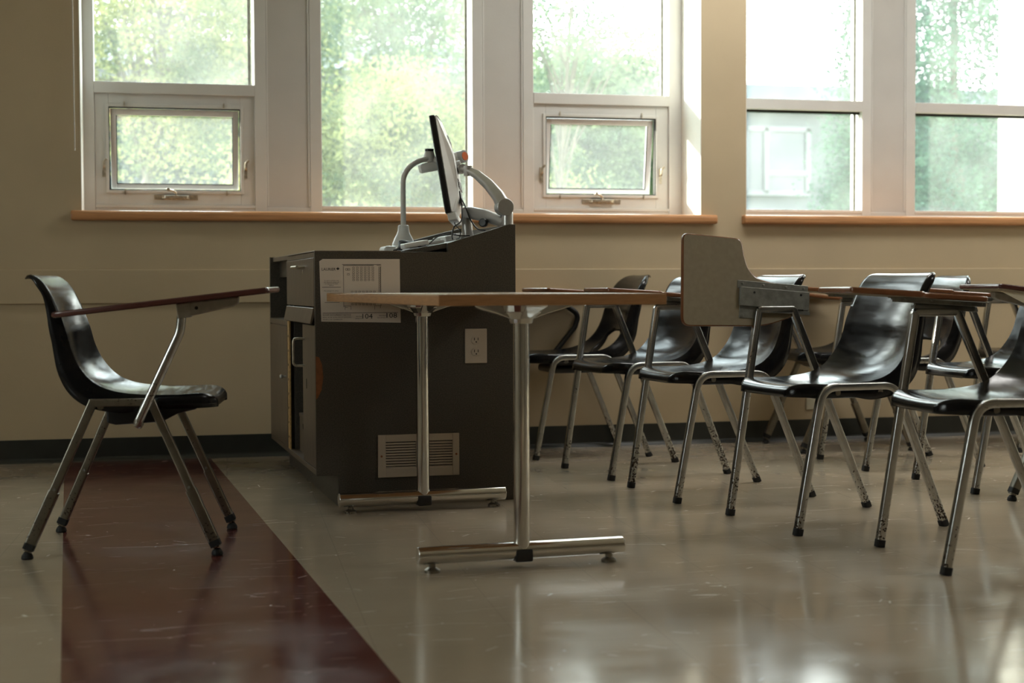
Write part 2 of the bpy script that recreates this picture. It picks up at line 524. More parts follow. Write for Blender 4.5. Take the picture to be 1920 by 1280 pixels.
def window(n, x0, x1, g0, g1, rails=True, awning=None):
    w = tag(empty('window_%d' % n, ((x0 + x1) / 2, YF, ZS + .045)), kind='structure')
    ox, oz = (x0 + x1) / 2, ZS + .045
    def part(name, bm, m, par=w, **k):
        bmesh.ops.translate(bm, verts=bm.verts[:], vec=(-ox, -YF, -oz))
        return obj(name, bm, m, par, **k)
    zb, ztop = 1.138, 2.40
    b = BM()
    box(b, x0, g0, YF, YF + .085, 1.095, ZT)
    box(b, g1, x1, YF, YF + .085, 1.095, ZT)
    box(b, g0, g1, YF, YF + .085, ztop, ZT)
    box(b, g0, g1, YF + .003, YF + .085, 1.095, 1.122)
    box(b, g0, g1, YF, YF + .085, 1.122, zb)
    part('frame', b, M['frame'], bevel=.002)
    b = BM()
    box(b, x0, g0, YF + .0855, YO - .001, 1.095, ZT)
    box(b, g1, x1, YF + .0855, YO - .001, 1.095, ZT)
    part('outer_casing', b, M['ext'])
    if rails:
        part('mid_rail', bx(g0, g1, YF - .002, YF + .085, 1.640, 1.692), M['frame'], bevel=.002)
        part('gasket', bx(g0, g1, YF + .030, YF + .050, 1.628, 1.640), M['gasket'])
    b = bx(g0, g1, YF + .052, YF + .058, 1.692 if rails else zb, ztop)
    part('pane', b, M['glass'])
    if rails and awning is None:
        part('pane', bx(g0, g1, YF + .052, YF + .058, zb, 1.640), M['glass'])
    b = BM()
    for xa in (g1 - .006, ):
        box(b, xa - .020, g1 - .012, YF + .046, YF + .0515, zb, ztop)
    part('glazing_strip', b, M['bracket'])
    if awning is not None:
        # fixed vent frame, recessed a little behind the main frame
        h0, h1, zh0, zh1 = g0 + .062, g1 - .065, 1.203, 1.580
        b = BM()
        fy0, fy1 = YF + .012, YF + .042
        box(b, g0, h0, fy0, fy1, zb, 1.640)
        box(b, h1, g1, fy0, fy1, zb, 1.640)
        box(b, h0, h1, fy0, fy1, zb, zh0)
        box(b, h0, h1, fy0, fy1, zh1, 1.640)
        vf = part('vent_frame', b, M['frame'], bevel=.002)
        b = BM()
        e = .014
        for q in ((h0 - e, h0, zh0 - e, zh1 + e), (h1, h1 + e, zh0 - e, zh1 + e), (h0, h1, zh0 - e, zh0), (h0, h1, zh1, zh1 + e)):
            box(b, q[0], q[1], fy0 - .007, fy0, q[2], q[3])
        part('vent_stop', b, M['frame'], bevel=.0015)
        b = BM()
        e = .004
        for q in ((h0, h0 + e, zh0, zh1), (h1 - e, h1, zh0, zh1), (h0, h1, zh0, zh0 + e), (h0, h1, zh1 - e, zh1)):
            box(b, q[0], q[1], fy0 - .002, fy1, q[2], q[3])
        part('gasket', b, M['gasket'])
        # hinged sash tipping outwards at the bottom
        piv = Vector((0, YF + .040, zh1 - .006))
        Rm = Matrix.Translation(piv) @ Matrix.Rotation(awning, 4, 'X') @ Matrix.Translation(-piv)
        b = BM()
        s0, s1, sz0, sz1 = h0 + .008, h1 - .008, zh0 + .008, zh1 - .006
        for q in ((s0, s0 + .024, sz0, sz1), (s1 - .024, s1, sz0, sz1), (s0 + .024, s1 - .024, sz0, sz0 + .022), (s0 + .024, s1 - .024, sz1 - .028, sz1)):
            box(b, q[0], q[1], YF + .030, YF + .062, q[2], q[3], Rm)
        sa = part('sash', b, M['sash'], bevel=.002)
        b = BM()
        e = .004
        a0, a1, c0, c1 = s0 + .024, s1 - .024, sz0 + .022, sz1 - .028
        for q in ((a0, a0 + e, c0, c1), (a1 - e, a1, c0, c1), (a0, a1, c0, c0 + e)):
            box(b, q[0], q[1], YF + .032, YF + .040, q[2], q[3], Rm)
        part('sash_gasket', b, M['gasket'], sa)
        part('sash_pane', box(BM(), a0, a1, YF + .044, YF + .049, c0, c1, Rm), M['dusty'], sa)
        # side latches, centre handle and corner clips
        for xs, sg in ((h0 - .022, -1), (h1 + .022, 1)):
            b = BM()
            box(b, xs - .008, xs + .008, fy0 - .006, fy0, 1.262, 1.335)
            sweep(b, fillet([(xs, fy0 - .006, 1.300), (xs, fy0 - .024, 1.305), (xs, fy0 - .026, 1.330), (xs + .014, fy0 - .030, 1.343)], .01, 4), rr(.010, .007), side=(1, 0, 0))
            part('side_latch', b, M['hard'], bevel=.001)
        xc = (h0 + h1) / 2
        b = BM()
        box(b, xc - .098, xc + .098, fy0 - .005, fy0, 1.160, 1.182)
        sweep(b, fillet([(xc - .06, fy0 - .004, 1.172), (xc - .05, fy0 - .018, 1.172), (xc, fy0 - .022, 1.174), (xc + .05, fy0 - .018, 1.172), (xc + .06, fy0 - .004, 1.172)], .012, 4), rr(.014, .008), side=(0, 0, 1))
        sweep(b, fillet([(xc, fy0 - .02, 1.174), (xc, fy0 - .018, 1.192), (xc - .012, fy0 - .026, 1.200), (xc - .034, fy0 - .028, 1.206)], .008, 4), rr(.013, .009), side=(0, 1, 0))
        cyl(b, (xc - .034, fy0 - .018, 1.206), (xc - .034, fy0 - .036, 1.206), .008, 10)
        part('vent_handle', b, M['hard'], bevel=.001)
        for xq, zq in ((h0 + .07, zh1 + .012), (h1 - .075, zh1 + .012), (h0 + .07, zh0 - .012), (h1 - .065, zh0 - .012)):
            b = BM()
            cyl(b, (xq, fy0 - .012, zq), (xq, fy0, zq), .004, 8)
            box(b, xq - .003, xq + .003, fy0 - .014, fy0 - .010, zq - .010, zq + .012, None)
            part('corner_clip', b, M['hard'])
    return w
window(1, -.285, .535, -.234, .482, True, R(4.0))
window(2, .737, 1.562, .792, 1.511, False)
window(3, 1.762, 2.571, 1.814, 2.503, True, R(8.5))
window(4, 2.799, 3.592, 2.845, 3.541)
window(5, 3.786, 4.60, 3.839, 4.55)
window(6, 4.80, 5.64, 4.85, 5.57)

w7 = tag(empty('window_7', (XL, (LW0 + LW1) / 2, LZ0)), kind='structure')  # added out of view as a source for light from the left
b = BM()
for q in ((LW0, LW0 + .05, LZ0, LZ1), (LW1 - .05, LW1, LZ0, LZ1), (LW0 + .05, LW1 - .05, LZ0, LZ0 + .05), (LW0 + .05, LW1 - .05, LZ1 - .05, LZ1), ((LW0 + LW1) / 2 - .03, (LW0 + LW1) / 2 + .03, LZ0 + .05, LZ1 - .05)):
    box(b, -.16, -.09, q[0] - (LW0 + LW1) / 2, q[1] - (LW0 + LW1) / 2, q[2] - LZ0, q[3] - LZ0)
obj('frame', b, M['frame'], w7)
obj('pane', bx(-.128, -.122, -(LW1 - LW0) / 2 + .05, (LW1 - LW0) / 2 - .05, .05, LZ1 - LZ0 - .05), M['glass'], w7)

# bead chains of the roller blinds
def bead_chain(label, x, y, z0, z1, dx, loop):
    b = BM()
    def bead(px, pz):
        lathe(b, [(0, -.0032), (.0031, -.0016), (.0031, .0016), (0, .0032)], (px, y, pz), 6)
    z = z0
    while z < z1:
        bead(x + dx * (z - z0), z)
        if loop:
            bead(x + loop, z + .003)
        z += .0068
    if loop:
        for k in range(9):
            a = math.pi * (1 + k / 8)
            bead(x + loop / 2 + loop / 2 * math.cos(a), z0 + loop / 2 * math.sin(a))
    # the chain hangs from a clutch screwed to the wall
    o = obj('blind_chain', b, M['white'])
    c = BM()
    box(c, x - .015, x + .015 + loop, y - .012, y + .03, z1 - .01, z1 + .05)
    obj('chain_clutch', c, M['white'], o, bevel=.004)
    return tag(o, label, 'blind chain')
bead_chain('white bead chain hanging straight down the beige wall left of the windows', -.307, Y0 - .020, 1.355, 2.42, -.002, 0)
bead_chain('looped bead chain hanging at the left edge of the window right of the pier', 2.868, YF - .03, 1.378, 2.40, 0, .018)

# small cable plate low on the wall
b = bx(3.113, 3.200, Y0 - .006, Y0, .150, .206)
o = tag(obj('wall_plate', b, M['label'], bevel=.002), 'small blank cream wall plate low on the wall above the baseboard', 'wall plate')
for x in (3.125, 3.188):
    b = BM(); cyl(b, (x, Y0 - .008, .178), (x, Y0 - .006, .178), .003, 8)
    obj('plate_screw', b, M['hard'], o)

# ------------------------------------------------------------------ chairs
def catmull(pts, n):
    P = [Vector((p[0], 0, p[1])) for p in pts]
    P = [P[0] * 2 - P[1]] + P + [P[-1] * 2 - P[-2]]
    fine = []
    for i in range(1, len(P) - 2):
        for k in range(20):
            t = k / 20
            a, b_, c, d = P[i - 1], P[i], P[i + 1], P[i + 2]
            fine.append(.5 * ((2 * b_) + (c - a) * t + (2 * a - 5 * b_ + 4 * c - d) * t * t + (3 * b_ - a - 3 * c + d) * t ** 3))
    fine.append(P[-2])
    L = [0]
    for a, c in zip(fine, fine[1:]): L.append(L[-1] + (c - a).length)
    out = []
    j = 0
    for k in range(n):
        s = L[-1] * k / (n - 1)
        while j < len(L) - 2 and L[j + 1] < s: j += 1
        t = (s - L[j]) / max(1e-9, L[j + 1] - L[j])
        out.append(fine[j].lerp(fine[j + 1], t))
    return out

PROFILE = [(-.278, .786), (-.262, .793), (-.235, .784), (-.207, .752), (-.182, .700), (-.160, .640), (-.145, .585),
           (-.122, .535), (-.082, .490), (-.025, .464), (.06, .453), (.15, .452), (.212, .454), (.240, .448), (.255, .436), (.257, .421), (.250, .414)]
def interp(tab, s):
    for (a, va), (c, vc) in zip(tab, tab[1:]):
        if s <= c:
            t = (s - a) / (c - a)
            t = t * t * (3 - 2 * t)
            return va + (vc - va) * t
    return tab[-1][1]

def seat_shell(hole=None, rounded=False):
    """one moulded shell: back, bucket and seat, with turned-down rims"""
    nu, nv = 70, 34
    P = catmull(PROFILE, nu)
    N = []
    for i in range(nu):
        t = (P[min(i + 1, nu - 1)] - P[max(i - 1, 0)]).normalized()
        N.append(Vector((-t.z, 0, t.x)) if True else None)
    wid = [(0, .176), (.12, .182), (.32, .190), (.48, .203), (.60, .205), (.80, .203), (1, .198)]
    if hole: wid = [(0, .170), (.12, .180), (.30, .178), (.42, .186), (.55, .204), (.80, .203), (1, .198)]
    bm = BM()
    grid = []
    info = {}
    vs = [-1 + 2 * j / nv for j in range(nv + 1)]
    cols = [('s', -1, 3), ('s', -1, 2), ('s', -1, 1)] + [('v', v, 0) for v in vs] + [('s', 1, 1), ('s', 1, 2), ('s', 1, 3)]
    for i in range(nu):
        s = i / (nu - 1)
        w = interp(wid, s)
        tr, pw, rng = (.62, 2.4, .16) if rounded else (.30, 2.6, .09)
        if s < rng: w *= 1 - tr * ((rng - s) / rng) ** pw
        if s > .80: w *= 1 - .46 * ((s - .80) / .20) ** 2.8
        dep = interp([(0, .0), (.08, .006), (.25, .024), (.45, .034), (.58, .024), (.75, .014), (.92, .006), (1, 0)], s)
        sk = interp([(0, .004), (.1, .018), (.3, .042), (.5, .066), (.62, .056), (.75, .036), (.9, .032), (.96, .018), (1, .003)], s)
        row = []
        for kind, v, k in cols:
            if kind == 'v':
                p = P[i] - N[i] * dep * (1 - v * v) + Vector((0, w * v, 0))
            else:
                off = (0, .22, .62, 1.0)[k]
                dn = min(1, max(0, (s - .58) / .30))
                dn = dn * dn * (3 - 2 * dn)
                sv = (N[i] * sk) * (1 - dn) + Vector((0, 0, max(0, P[i].z - .4145))) * dn
                p = P[i] - sv * off + Vector((0, v * (w + (.0, .0035, .0060, .0065)[k]), 0))
            bv = bm.verts.new(p)
            row.append(bv)
            if kind == 'v': info[bv] = (s, v * w)
        grid.append(row)
    faces = []
    for i in range(nu - 1):
        for j in range(len(cols) - 1):
            faces.append(bm.faces.new((grid[i][j], grid[i + 1][j], grid[i + 1][j + 1], grid[i][j + 1])))
    if hole:
        s0, ds, dy = hole
        def inside(v):
            if v not in info: return 9
            s, y = info[v]
            return ((abs(s - s0) / ds) ** 2.6 + (abs(y) / dy) ** 2.6) ** (1 / 2.6)
        kill = [f for f in faces if sum(inside(v) for v in f.verts) / 4 < 1]
        bmesh.ops.delete(bm, geom=kill, context='FACES')
        # smooth the rim of the opening
        for _ in range(5):
            rim = [v for v in bm.verts if v.is_boundary and inside(v) < 1.5]
            new = {}
            for v in rim:
                nb = [e.other_vert(v) for e in v.link_edges if e.is_boundary]
                if len(nb) == 2: new[v] = v.co * .4 + (nb[0].co + nb[1].co) * .3
            for v, c in new.items(): v.co = c
    return bm

def add_seat(root, hole=None, rounded=False, deep=1.0):
    o = obj('seat_shell', seat_shell(hole, rounded), M['shell'], root, smooth=True, recalc=True, angle=75)
    o.scale = (deep, 1, 1 + (deep - 1) * .1)
    so = o.modifiers.new('thickness', 'SOLIDIFY')
    so.thickness = .006
    so.offset = 0
    return o

SQ = rr(.0235, .0235, .0045, 3)

def tablet_board():
    """outline of the writing tablet: p forward to back, q inner to outer"""
    pts = [(0, 0), (.215, 0), (.226, .052), (.240, .092), (.270, .124), (.325, .137), (.445, .140), (.476, .158), (.478, .215), (.462, .228), (.315, .284), (.012, .303)]
    rad = [.022, .026, .05, .06, .06, .06, .02, .012, .012, .012, .05, .03]
    out = []
    n = len(pts)
    for i in range(n):
        a, b_, c = Vector(pts[i - 1]), Vector(pts[i]), Vector(pts[(i + 1) % n])
        u, w = a - b_, c - b_
        d = min(rad[i], u.length * .45, w.length * .45)
        p0, p1 = b_ + u.normalized() * d, b_ + w.normalized() * d
        for k in range(6):
            t = k / 5
            out.append(p0 * (1 - t) ** 2 + b_ * 2 * t * (1 - t) + p1 * t * t)
    return out

def make_board(parent, T, top, edge, under):
    """T maps board space (p, q, up) to chair space"""
    pts = tablet_board()
    th = .0165
    bm = BM()
    prof = [(-.0035, th / 2), (0, th / 2 - .003), (.001, 0), (0, -th / 2 + .003), (-.0035, -th / 2)]
    c = Vector((.2, .17))
    rings = []
    n = len(pts)
    for off, z in prof:
        ring = []
        for i in range(n):
            t = (pts[(i + 1) % n] - pts[i - 1]).normalized()
            nrm = Vector((t.y, -t.x))
            q = pts[i] + nrm * off
            ring.append(bm.verts.new(T @ Vector((q.x, q.y, z))))
        rings.append(ring)
    for a, b_ in zip(rings, rings[1:]):
        for i in range(n):
            f = bm.faces.new((a[i], a[(i + 1) % n], b_[(i + 1) % n], b_[i]))
            f.material_index = 1
    f = bm.faces.new(rings[0]); f.material_index = 0
    f = bm.faces.new(rings[-1][::-1]); f.material_index = 2
    return obj('tablet', bm, [top, edge, under], parent, smooth=True, angle=30)

def chair_tablet(root, raised=False, tilt=R(4.6)):
    """hinged tablet on the right-hand A-frame"""
    hinge = Vector((.092, -.222, .676 if raised else .694))
    if not raised: tilt = R(3.6)
    # board: p runs backwards (-x), q runs outwards (-y)
    base = Matrix(((-1, 0, 0, .4395), (0, -1, 0, .226), (0, 0, 1, 0), (0, 0, 0, 1)))   # relative to hinge along x
    loc = Matrix.Translation(Vector((-.092, 0, .0135 if raised else .027))) @ base
    rot = Matrix.Rotation(-tilt, 4, 'Y')
    if raised:
        rot = rot @ Matrix.Rotation(R(94), 4, 'X')
    T = Matrix.Translation(hinge) @ rot @ loc
    bd = make_board(root, T, M['tabtop'], M['tabedge'], M['tabunder'])
    S = T @ Matrix.Translation(Vector((0, 0, -.0165 / 2)))
    b = BM()
    box(b, .205, .470, .138, .165, -.003, 0, S)                     # flanges screwed to the board
    box(b, .215, .300, .215, .262, -.003, 0, S)
    box(b, .212, .470, .160, .222, -.014, -.001, S)                 # raised channel
    hb = obj('hinge_bracket', b, M['bracket'], bd, bevel=.002)
    for p, q in ((.222, .149), (.300, .149), (.385, .149), (.452, .149), (.226, .254)):
        b = BM()
        lathe(b, [(.0045, 0), (.0045, .003), (.002, .0045)], (0, 0, 0), 8, S @ Matrix.Translation(Vector((p, q, -.003))) @ Matrix.Rotation(math.pi, 4, 'X'))
        obj('screw', b, M['bracket'], bd)
    for p, q in ((.262, .176), (.437, .172)):
        b = BM()
        lathe(b, [(.004, 0), (.004, .001)], (0, 0, 0), 8, S @ Matrix.Translation(Vector((p, q, -.0152))))
        obj('rivet_hole', b, M['gasket'], bd)
    for k in range(4):
        b = BM()
        box(b, .300 + k * .042, .322 + k * .042, .2195, .224, -.0145, -.006, S)
        obj('hinge_slot', b, M['gasket'], bd)
    cyl_b = BM()
    Hs = Matrix.Translation(hinge) @ Matrix.Rotation(-tilt, 4, 'Y')
    cyl(cyl_b, Hs @ Vector((.065, 0, 0)), Hs @ Vector((-.125, 0, 0)), .0065, 10)
    box(cyl_b, -.125, .070, -.012, .012, -.010, -.002, Hs)
    obj('hinge_rod', cyl_b, M['bracket'], root)
    return bd

def foot(parent, p, d):
    """rubber cap on the leg end; d: direction up along the leg"""
    b = BM()
    d = Vector(d).normalized()
    p = Vector(p)
    sweep(b, [p, p + d * .022], rr(.0265, .0265, .006, 3), side=(0, 1, 0))
    return obj('foot_cap', b, M['rubber'], parent, bevel=.001)

def tube_chair(name, loc, heading, label, group, hole=None, rounded=False, raised=False, arm='frame', glides=False):
    """chair on bent square tube; forward is local +x, the tablet sits on the right (-y)"""
    root = tag(empty(name, (loc[0], loc[1], 0), heading), label, 'chair', group)
    add_seat(root, hole, rounded, 1.15 if arm == 'curved' else 1.0)
    L = M['leg']
    z0 = .004
    yl, yr = .214, -.214
    # left side: loop at seat height, split into front leg, rail and rear leg
    A, B_, C_, D = Vector((.262, yl + .004, z0)), Vector((.176, yl, .446)), Vector((-.080, yl, .446)), Vector((-.262, yl + .004, z0))
    pts = fillet([A, B_, C_, D], .062, 8)
    split1, split2 = 9, 10
    fl = obj('leg', sweep(BM(), pts[:split1 + 1], SQ), L, root, smooth=True)
    obj('seat_rail', sweep(BM(), pts[split1:split2 + 1], SQ), L, root, smooth=True)
    rl = obj('leg', sweep(BM(), pts[split2:], SQ), L, root, smooth=True)
    foot(fl, A - Vector((0, 0, .004)), B_ - A)
    foot(rl, D - Vector((0, 0, .004)), C_ - D)
    if arm == 'frame':
        A, B_, C_, D = Vector((.262, yr - .004, z0)), Vector((.156, yr - .006, .677)), Vector((.028, yr - .006, .677)), Vector((-.262, yr - .004, z0))
        pts = fillet([A, B_, C_, D], .010, 5)
        fr = obj('leg', sweep(BM(), pts[:4], SQ), L, root, smooth=True)
        obj('tablet_rail', sweep(BM(), pts[3:10], SQ), L, root, smooth=True)
        rr_ = obj('leg', sweep(BM(), pts[9:], SQ), L, root, smooth=True)
        foot(fr, A - Vector((0, 0, .004)), B_ - A)
        foot(rr_, D - Vector((0, 0, .004)), C_ - D)
        chair_tablet(root, raised)
    else:
        A, B_, C_, D = Vector((.262, yr - .004, z0)), Vector((.176, yr, .446)), Vector((-.080, yr, .446)), Vector((-.262, yr - .004, z0))
        pts = fillet([A, B_, C_, D], .062, 8)
        fr = obj('leg', sweep(BM(), pts[:10], SQ), L, root, smooth=True)
        obj('seat_rail', sweep(BM(), pts[9:11], SQ), L, root, smooth=True)
        rr_ = obj('leg', sweep(BM(), pts[10:], SQ), L, root, smooth=True)
        foot(fr, A - Vector((0, 0, .004)), B_ - A)
        foot(rr_, D - Vector((0, 0, .004)), C_ - D)
    # cross tubes and mounting plate under the seat
    b = BM()
    for x in (.12, -.03):
        cyl(b, (x, -.214, .428), (x, .214, .428), .009, 10)
    obj('cross_tube', b, M['legdull'], root)
    b = bx(-.06, .15, -.13, .13, .404, .424)
    obj('seat_bracket', b, M['blackp'], root, bevel=.006)
    if arm == 'curved':
        b = BM()
        path = fillet([(.06, -.205, .415), (.045, -.232, .45), (-.055, -.240, .565), (-.075, -.240, .625), (.02, -.235, .688)], .045, 8)
        sweep(b, path, circ(.0125, 12))
        obj('tablet_support', b, M['blackp'], root, smooth=True)
        T = Matrix.Translation(Vector((.40, .0, .702))) @ Matrix(((-1, 0, 0, 0), (0, -1, 0, 0), (0, 0, 1, 0), (0, 0, 0, 1)))
        bd = make_board(root, T, M['tabtop'], M['tabedge'], M['tabunder'])
        obj('tablet_plate', bx(-.02, .12, -.25, -.19, .686, .693), M['blackp'], root)
        obj('book_box', bx(-.02, .16, -.12, .14, .372, .404), M['blackp'], root, bevel=.012)
    return root

def pedestal_chair(name, loc, heading, label, group, top, edge, under, boardmat=None):
    """older chair: sharp-bent leg frames with height sleeves and a single bent post for its maroon tablet"""
    root = tag(empty(name, (loc[0], loc[1], 0), heading), label, 'chair', group)
    add_seat(root)
    L = M['legdull']
    for sg in (1, -1):
        y = .216 * sg
        yb = .236 * sg
        up_f, up_r = Vector((.080, y, .434)), Vector((-.078, y, .434))
        dn_f, dn_r = Vector((.262, yb, .022)), Vector((-.262, yb, .022))
        prof = rr(.024, .024, .004, 3)
        fat = rr(.031, .031, .005, 3)
        for up, dn in ((up_f, dn_f), (up_r, dn_r)):
            lg = obj('leg', sweep(BM(), [up + Vector((0, 0, .006)), dn], prof), L, root, smooth=True)
            d = (up - dn)
            obj('leg_sleeve', sweep(BM(), [dn + d * .05, dn + d * .40], fat if sg < 0 else rr(.028, .028, .005, 3)), L, lg, smooth=True)
            b = BM()
            m = dn + d * .42
            cyl(b, m + Vector((0, -.018, 0)), m + Vector((0, .018, 0)), .004, 8)
            obj('sleeve_bolt', b, M['bracket'], lg)
            b = BM()
            sweep(b, [dn + d * .055, dn + d * .012], fat)
            lathe(b, [(.009, .014), (.009, .020), (.015, .012), (.017, .004), (.015, 0)], (dn.x, dn.y, 0), 14)
            obj('glide', b, M['rubber'], lg)
        b = BM()
        box(b, -.090, .090, y - .012, y + .012, .424, .446)
        obj('seat_rail', b, L, root, bevel=.003)
    b = BM()
    for x in (.07, -.06):
        cyl(b, (x, -.216, .424), (x, .216, .424), .010, 10)
    obj('cross_tube', b, L, root)
    b = BM()
    prism(b, [(-.055, .372), (-.03, .365), (.10, .372), (.145, .395), (.20, .408), (.205, .424), (-.055, .424)], 'y', -.15, .15)
    obj('seat_bracket', b, M['blackp'], root, bevel=.006)
    # bent post
    path = fillet([(.045, -.205, .372), (.048, -.252, .378), (.168, -.256, .632), (.176, -.256, .700)], [0, .015, .09, 0], 8)
    b = BM()
    sweep(b, path, rr(.025, .025, .010, 4), side=(0, 1, 0))
    obj('tablet_post', b, M['leg'], root, smooth=True)
    tilt = R(6.4)
    pv = Vector((.178, -.256, .722))
    Tm = Matrix.Translation(pv) @ Matrix.Rotation(-tilt, 4, 'Y')
    b = BM()
    box(b, -.020, .018, -.017, .017, -.050, -.0085, Tm)
    prism(b, [(.016, -.0085), (.155, -.0085), (.150, -.028), (.135, -.034), (.016, -.047)], 'y', -.014, .014, Tm)
    sk = obj('tablet_socket', b, M['steel'], root, bevel=.003)
    b = BM()
    cyl(b, Tm @ Vector((.035, -.016, -.026)), Tm @ Vector((.035, -.013, -.026)), .005, 10)
    obj('socket_hole', b, M['gasket'], sk)
    # board: longer than the newer ones
    T = Tm @ Matrix(((-1.30, 0, 0, .258), (0, -1.0, 0, .215), (0, 0, 1, 0), (0, 0, 0, 1)))
    bd = make_board(root, T, top, edge, under)
    return root

GRP = 'student chairs in the rows facing the lectern'
pedestal_chair('tablet_arm_chair', (-.050, 4.607), R(-8.0), 'black shell chair alone on the left, maroon tablet arm, straddling the maroon floor band', None, M['maroon'], M['maroon'], M['maroon'])
tube_chair('tablet_arm_chair', (1.885, 6.592), R(181), 'chair with a hole in its rounded back, just right of the lectern by the wall', GRP, hole=(.470, .082, .090), rounded=True, arm='curved')
tube_chair('tablet_arm_chair', (1.962, 5.878), R(189), 'second front row chair from the wall, wooden tablet just above the table edge', GRP)
tube_chair('tablet_arm_chair', (2.022, 5.200), R(183.5), 'black chair half hidden behind the raised tablet board', GRP)
tube_chair('tablet_arm_chair', (2.132, 4.470), R(186), 'black chair with its tablet flipped up, cream underside and hinge showing', GRP, raised=True)
tube_chair('tablet_arm_chair', (2.284, 3.745), R(175.5), 'nearest black chair, its back cut off by the right edge', GRP)
pedestal_chair('tablet_arm_chair', (3.120, 6.520), R(178), 'chair with black glides by the wall, behind the chair with flipped up tablet', GRP, M['maroon'], M['tabedge'], M['tabunder'])
tube_chair('tablet_arm_chair', (3.085, 5.850), R(179.5), 'black chair with a wide hole low in its back, second row, lit from the window', GRP, hole=(.485, .070, .125), rounded=True)
tube_chair('tablet_arm_chair', (3.150, 5.125), R(180), 'second row chair showing between the nearest chair and the holed back', GRP)
edge_chair = pedestal_chair('tablet_arm_chair', (3.190, 4.490), R(181), 'chair at the right edge with a maroon tablet and a paper label under it', GRP, M['maroon'], M['maroon'], M['tabunder'])
b = BM()
tri = [(.430, .7345), (.300, .720), (.335, .690)]
prism(b, tri, 'y', -.0530, -.0518)
obj('sticker', b, M['label'], edge_chair)
tube_chair('tablet_arm_chair', (4.06, 6.30), R(180), 'third row chair against the far wall at the right edge, only a sliver showing', GRP)

# ------------------------------------------------------------------ table
def table():
    ang = .066
    t = tag(empty('table', (.686, 3.64, 0), ang), 'narrow wood edged table on two chrome T legs in front of the lectern', 'table')
    w, l, H, th = .603, 1.524, .737, .0285
    b = bx(0, w, 0, l, H - th, H - .002)
    obj('tabletop', b, M['oak'], t, bevel=.002)
    obj('top_laminate', bx(.001, w - .001, .001, l - .001, H - .002, H), M['ttop'], t)
    for y, k in ((.285, .0), (1.395, .0)):
        x = w / 2
        b = BM()
        cyl(b, (x, y, .028), (x, y, H - th - .030), .0222, 24)
        obj('column', b, M['chrome'], t, smooth=True)
        b = BM()
        cyl(b, (x - .290, y, .045), (x + .290, y, .045), .0235, 24)
        bs = obj('base_tube', b, M['chrome'], t, smooth=True, bevel=.002)
        b = bx(x - .025, x + .025, y - .026, y + .026, .016, .052)
        obj('base_collar', b, M['blackp'], bs, bevel=.006)
        for dx in (-.250, .250):
            b = BM()
            lathe(b, [(.021, 0), (.021, .007), (.014, .012), (.010, .014), (.010, .030)], (x + dx, y, 0), 18)
            obj('glide', b, M['legdull'], bs, smooth=True)
        # four sheet metal arms flaring out under the top
        b = BM()
        for a in (0, 90, 180, 270):
            Mr = Matrix.Translation(Vector((x, y, H - th))) @ Matrix.Rotation(R(a), 4, 'Z')
            pts = [(.012, -.045), (.030, -.040), (.075, -.024), (.135, -.006), (.140, 0), (.012, 0)]
            A = []
            for s in (-1, 1):
                A.append([b.verts.new(Mr @ Vector((p[0], s * (.008 + p[0] * .16), p[1]))) for p in pts])
            n = len(pts)
            b.faces.new(A[0][::-1]); b.faces.new(A[1])
            for i in range(n):
                b.faces.new((A[0][i], A[0][(i + 1) % n], A[1][(i + 1) % n], A[1][i]))
        lathe(b, [(.030, -.052), (.034, -.040), (.055, -.022), (.060, 0)], (x, y, H - th), 20)
        obj('support_spider', b, M['chrome'], t, bevel=.002)
    b = bx(.36, .47, .40, .46, H - th - .012, H - th - .0005)
    obj('sticker', b, M['label'], t)
    return t
table()

# ------------------------------------------------------------------ lectern
LA = R(2.0)
LO = Vector((.549, 5.190, 0))
LM = Matrix.Translation(LO) @ Matrix.Rotation(LA, 4, 'Z')
def to_world(u, v, z=0):
    return LM @ Vector((u, v, z))
lect = tag(empty('lectern', LO, LA), 'dark speckled laminate lectern cabinet with a sloped top, beside the wall', 'lectern')
W, DB, D2, HT = .712, .775, 1.375, .878
def lp(name, bm, m, par=None, **k):
    return obj(name, bm, m, par or lect, **k)
# end panel facing the camera with the toe notch
b = BM()
prism(b, [(.075, 0), (W, 0), (W, .976), (.690, .976), (.466, .908), (.466, .878), (0, .878), (0, .109), (.075, .109)], 'y', 0, .020)
lp('front_panel', b, M['lam'], bevel=.0012)
b = BM()
prism(b, [(.075, 0), (W - .02, 0), (W - .02, .990), (.690, .990), (.430, .925), (.43, .878), (.02, .878), (.02, .109), (.075, .109)], 'y', DB - .045, DB - .025)
lp('partition_panel', b, M['lam'], bevel=.001)
lp('right_panel', bx(W - .020, W, .0202, D2, 0, .976), M['lam'], bevel=.001)
lp('toe_kick', bx(.075, .093, .0202, D2 - .02, 0, .1085), M['lam'])
lp('base_shelf', bx(.001, W - .021, .0205, D2, .109, .128), M['lamdoor'], bevel=.001)
lp('back_panel', bx(.02, W - .021, D2 - .002, D2 + .016, .10, .885), M['lam'])
b = BM()
box(b, .0, .30, .0, DB, HT, HT + .004)
lp('deck', b, M['lamdoor'], bevel=.001)
# sloping bed between the cheeks
b = BM()
prism(b, [(.30, .862), (.694, .935), (.694, .950), (.30, .880)], 'y', .0205, DB - .0455)
lp('sloped_bed', b, M['lam'])
# divider with raw edge and shelf pin holes
dv = lp('divider', bx(.006, W - .022, DB - .024, DB, .1285, HT), M['lam'])
b = bx(.0, .0055, DB - .052, DB - .002, .1285, .626)
ed = lp('raw_edge', b, M['ply'], dv)
b = BM()
for k in range(8):
    cyl(b, (-.0012, DB - .026, .175 + k * .056), (.001, DB - .026, .175 + k * .056), .0045, 10)
lp('pin_hole', b, M['gasket'], ed)
lp('inner_lining', bx(.30, .31, .022, DB - .03, .13, .86), M['dark'])
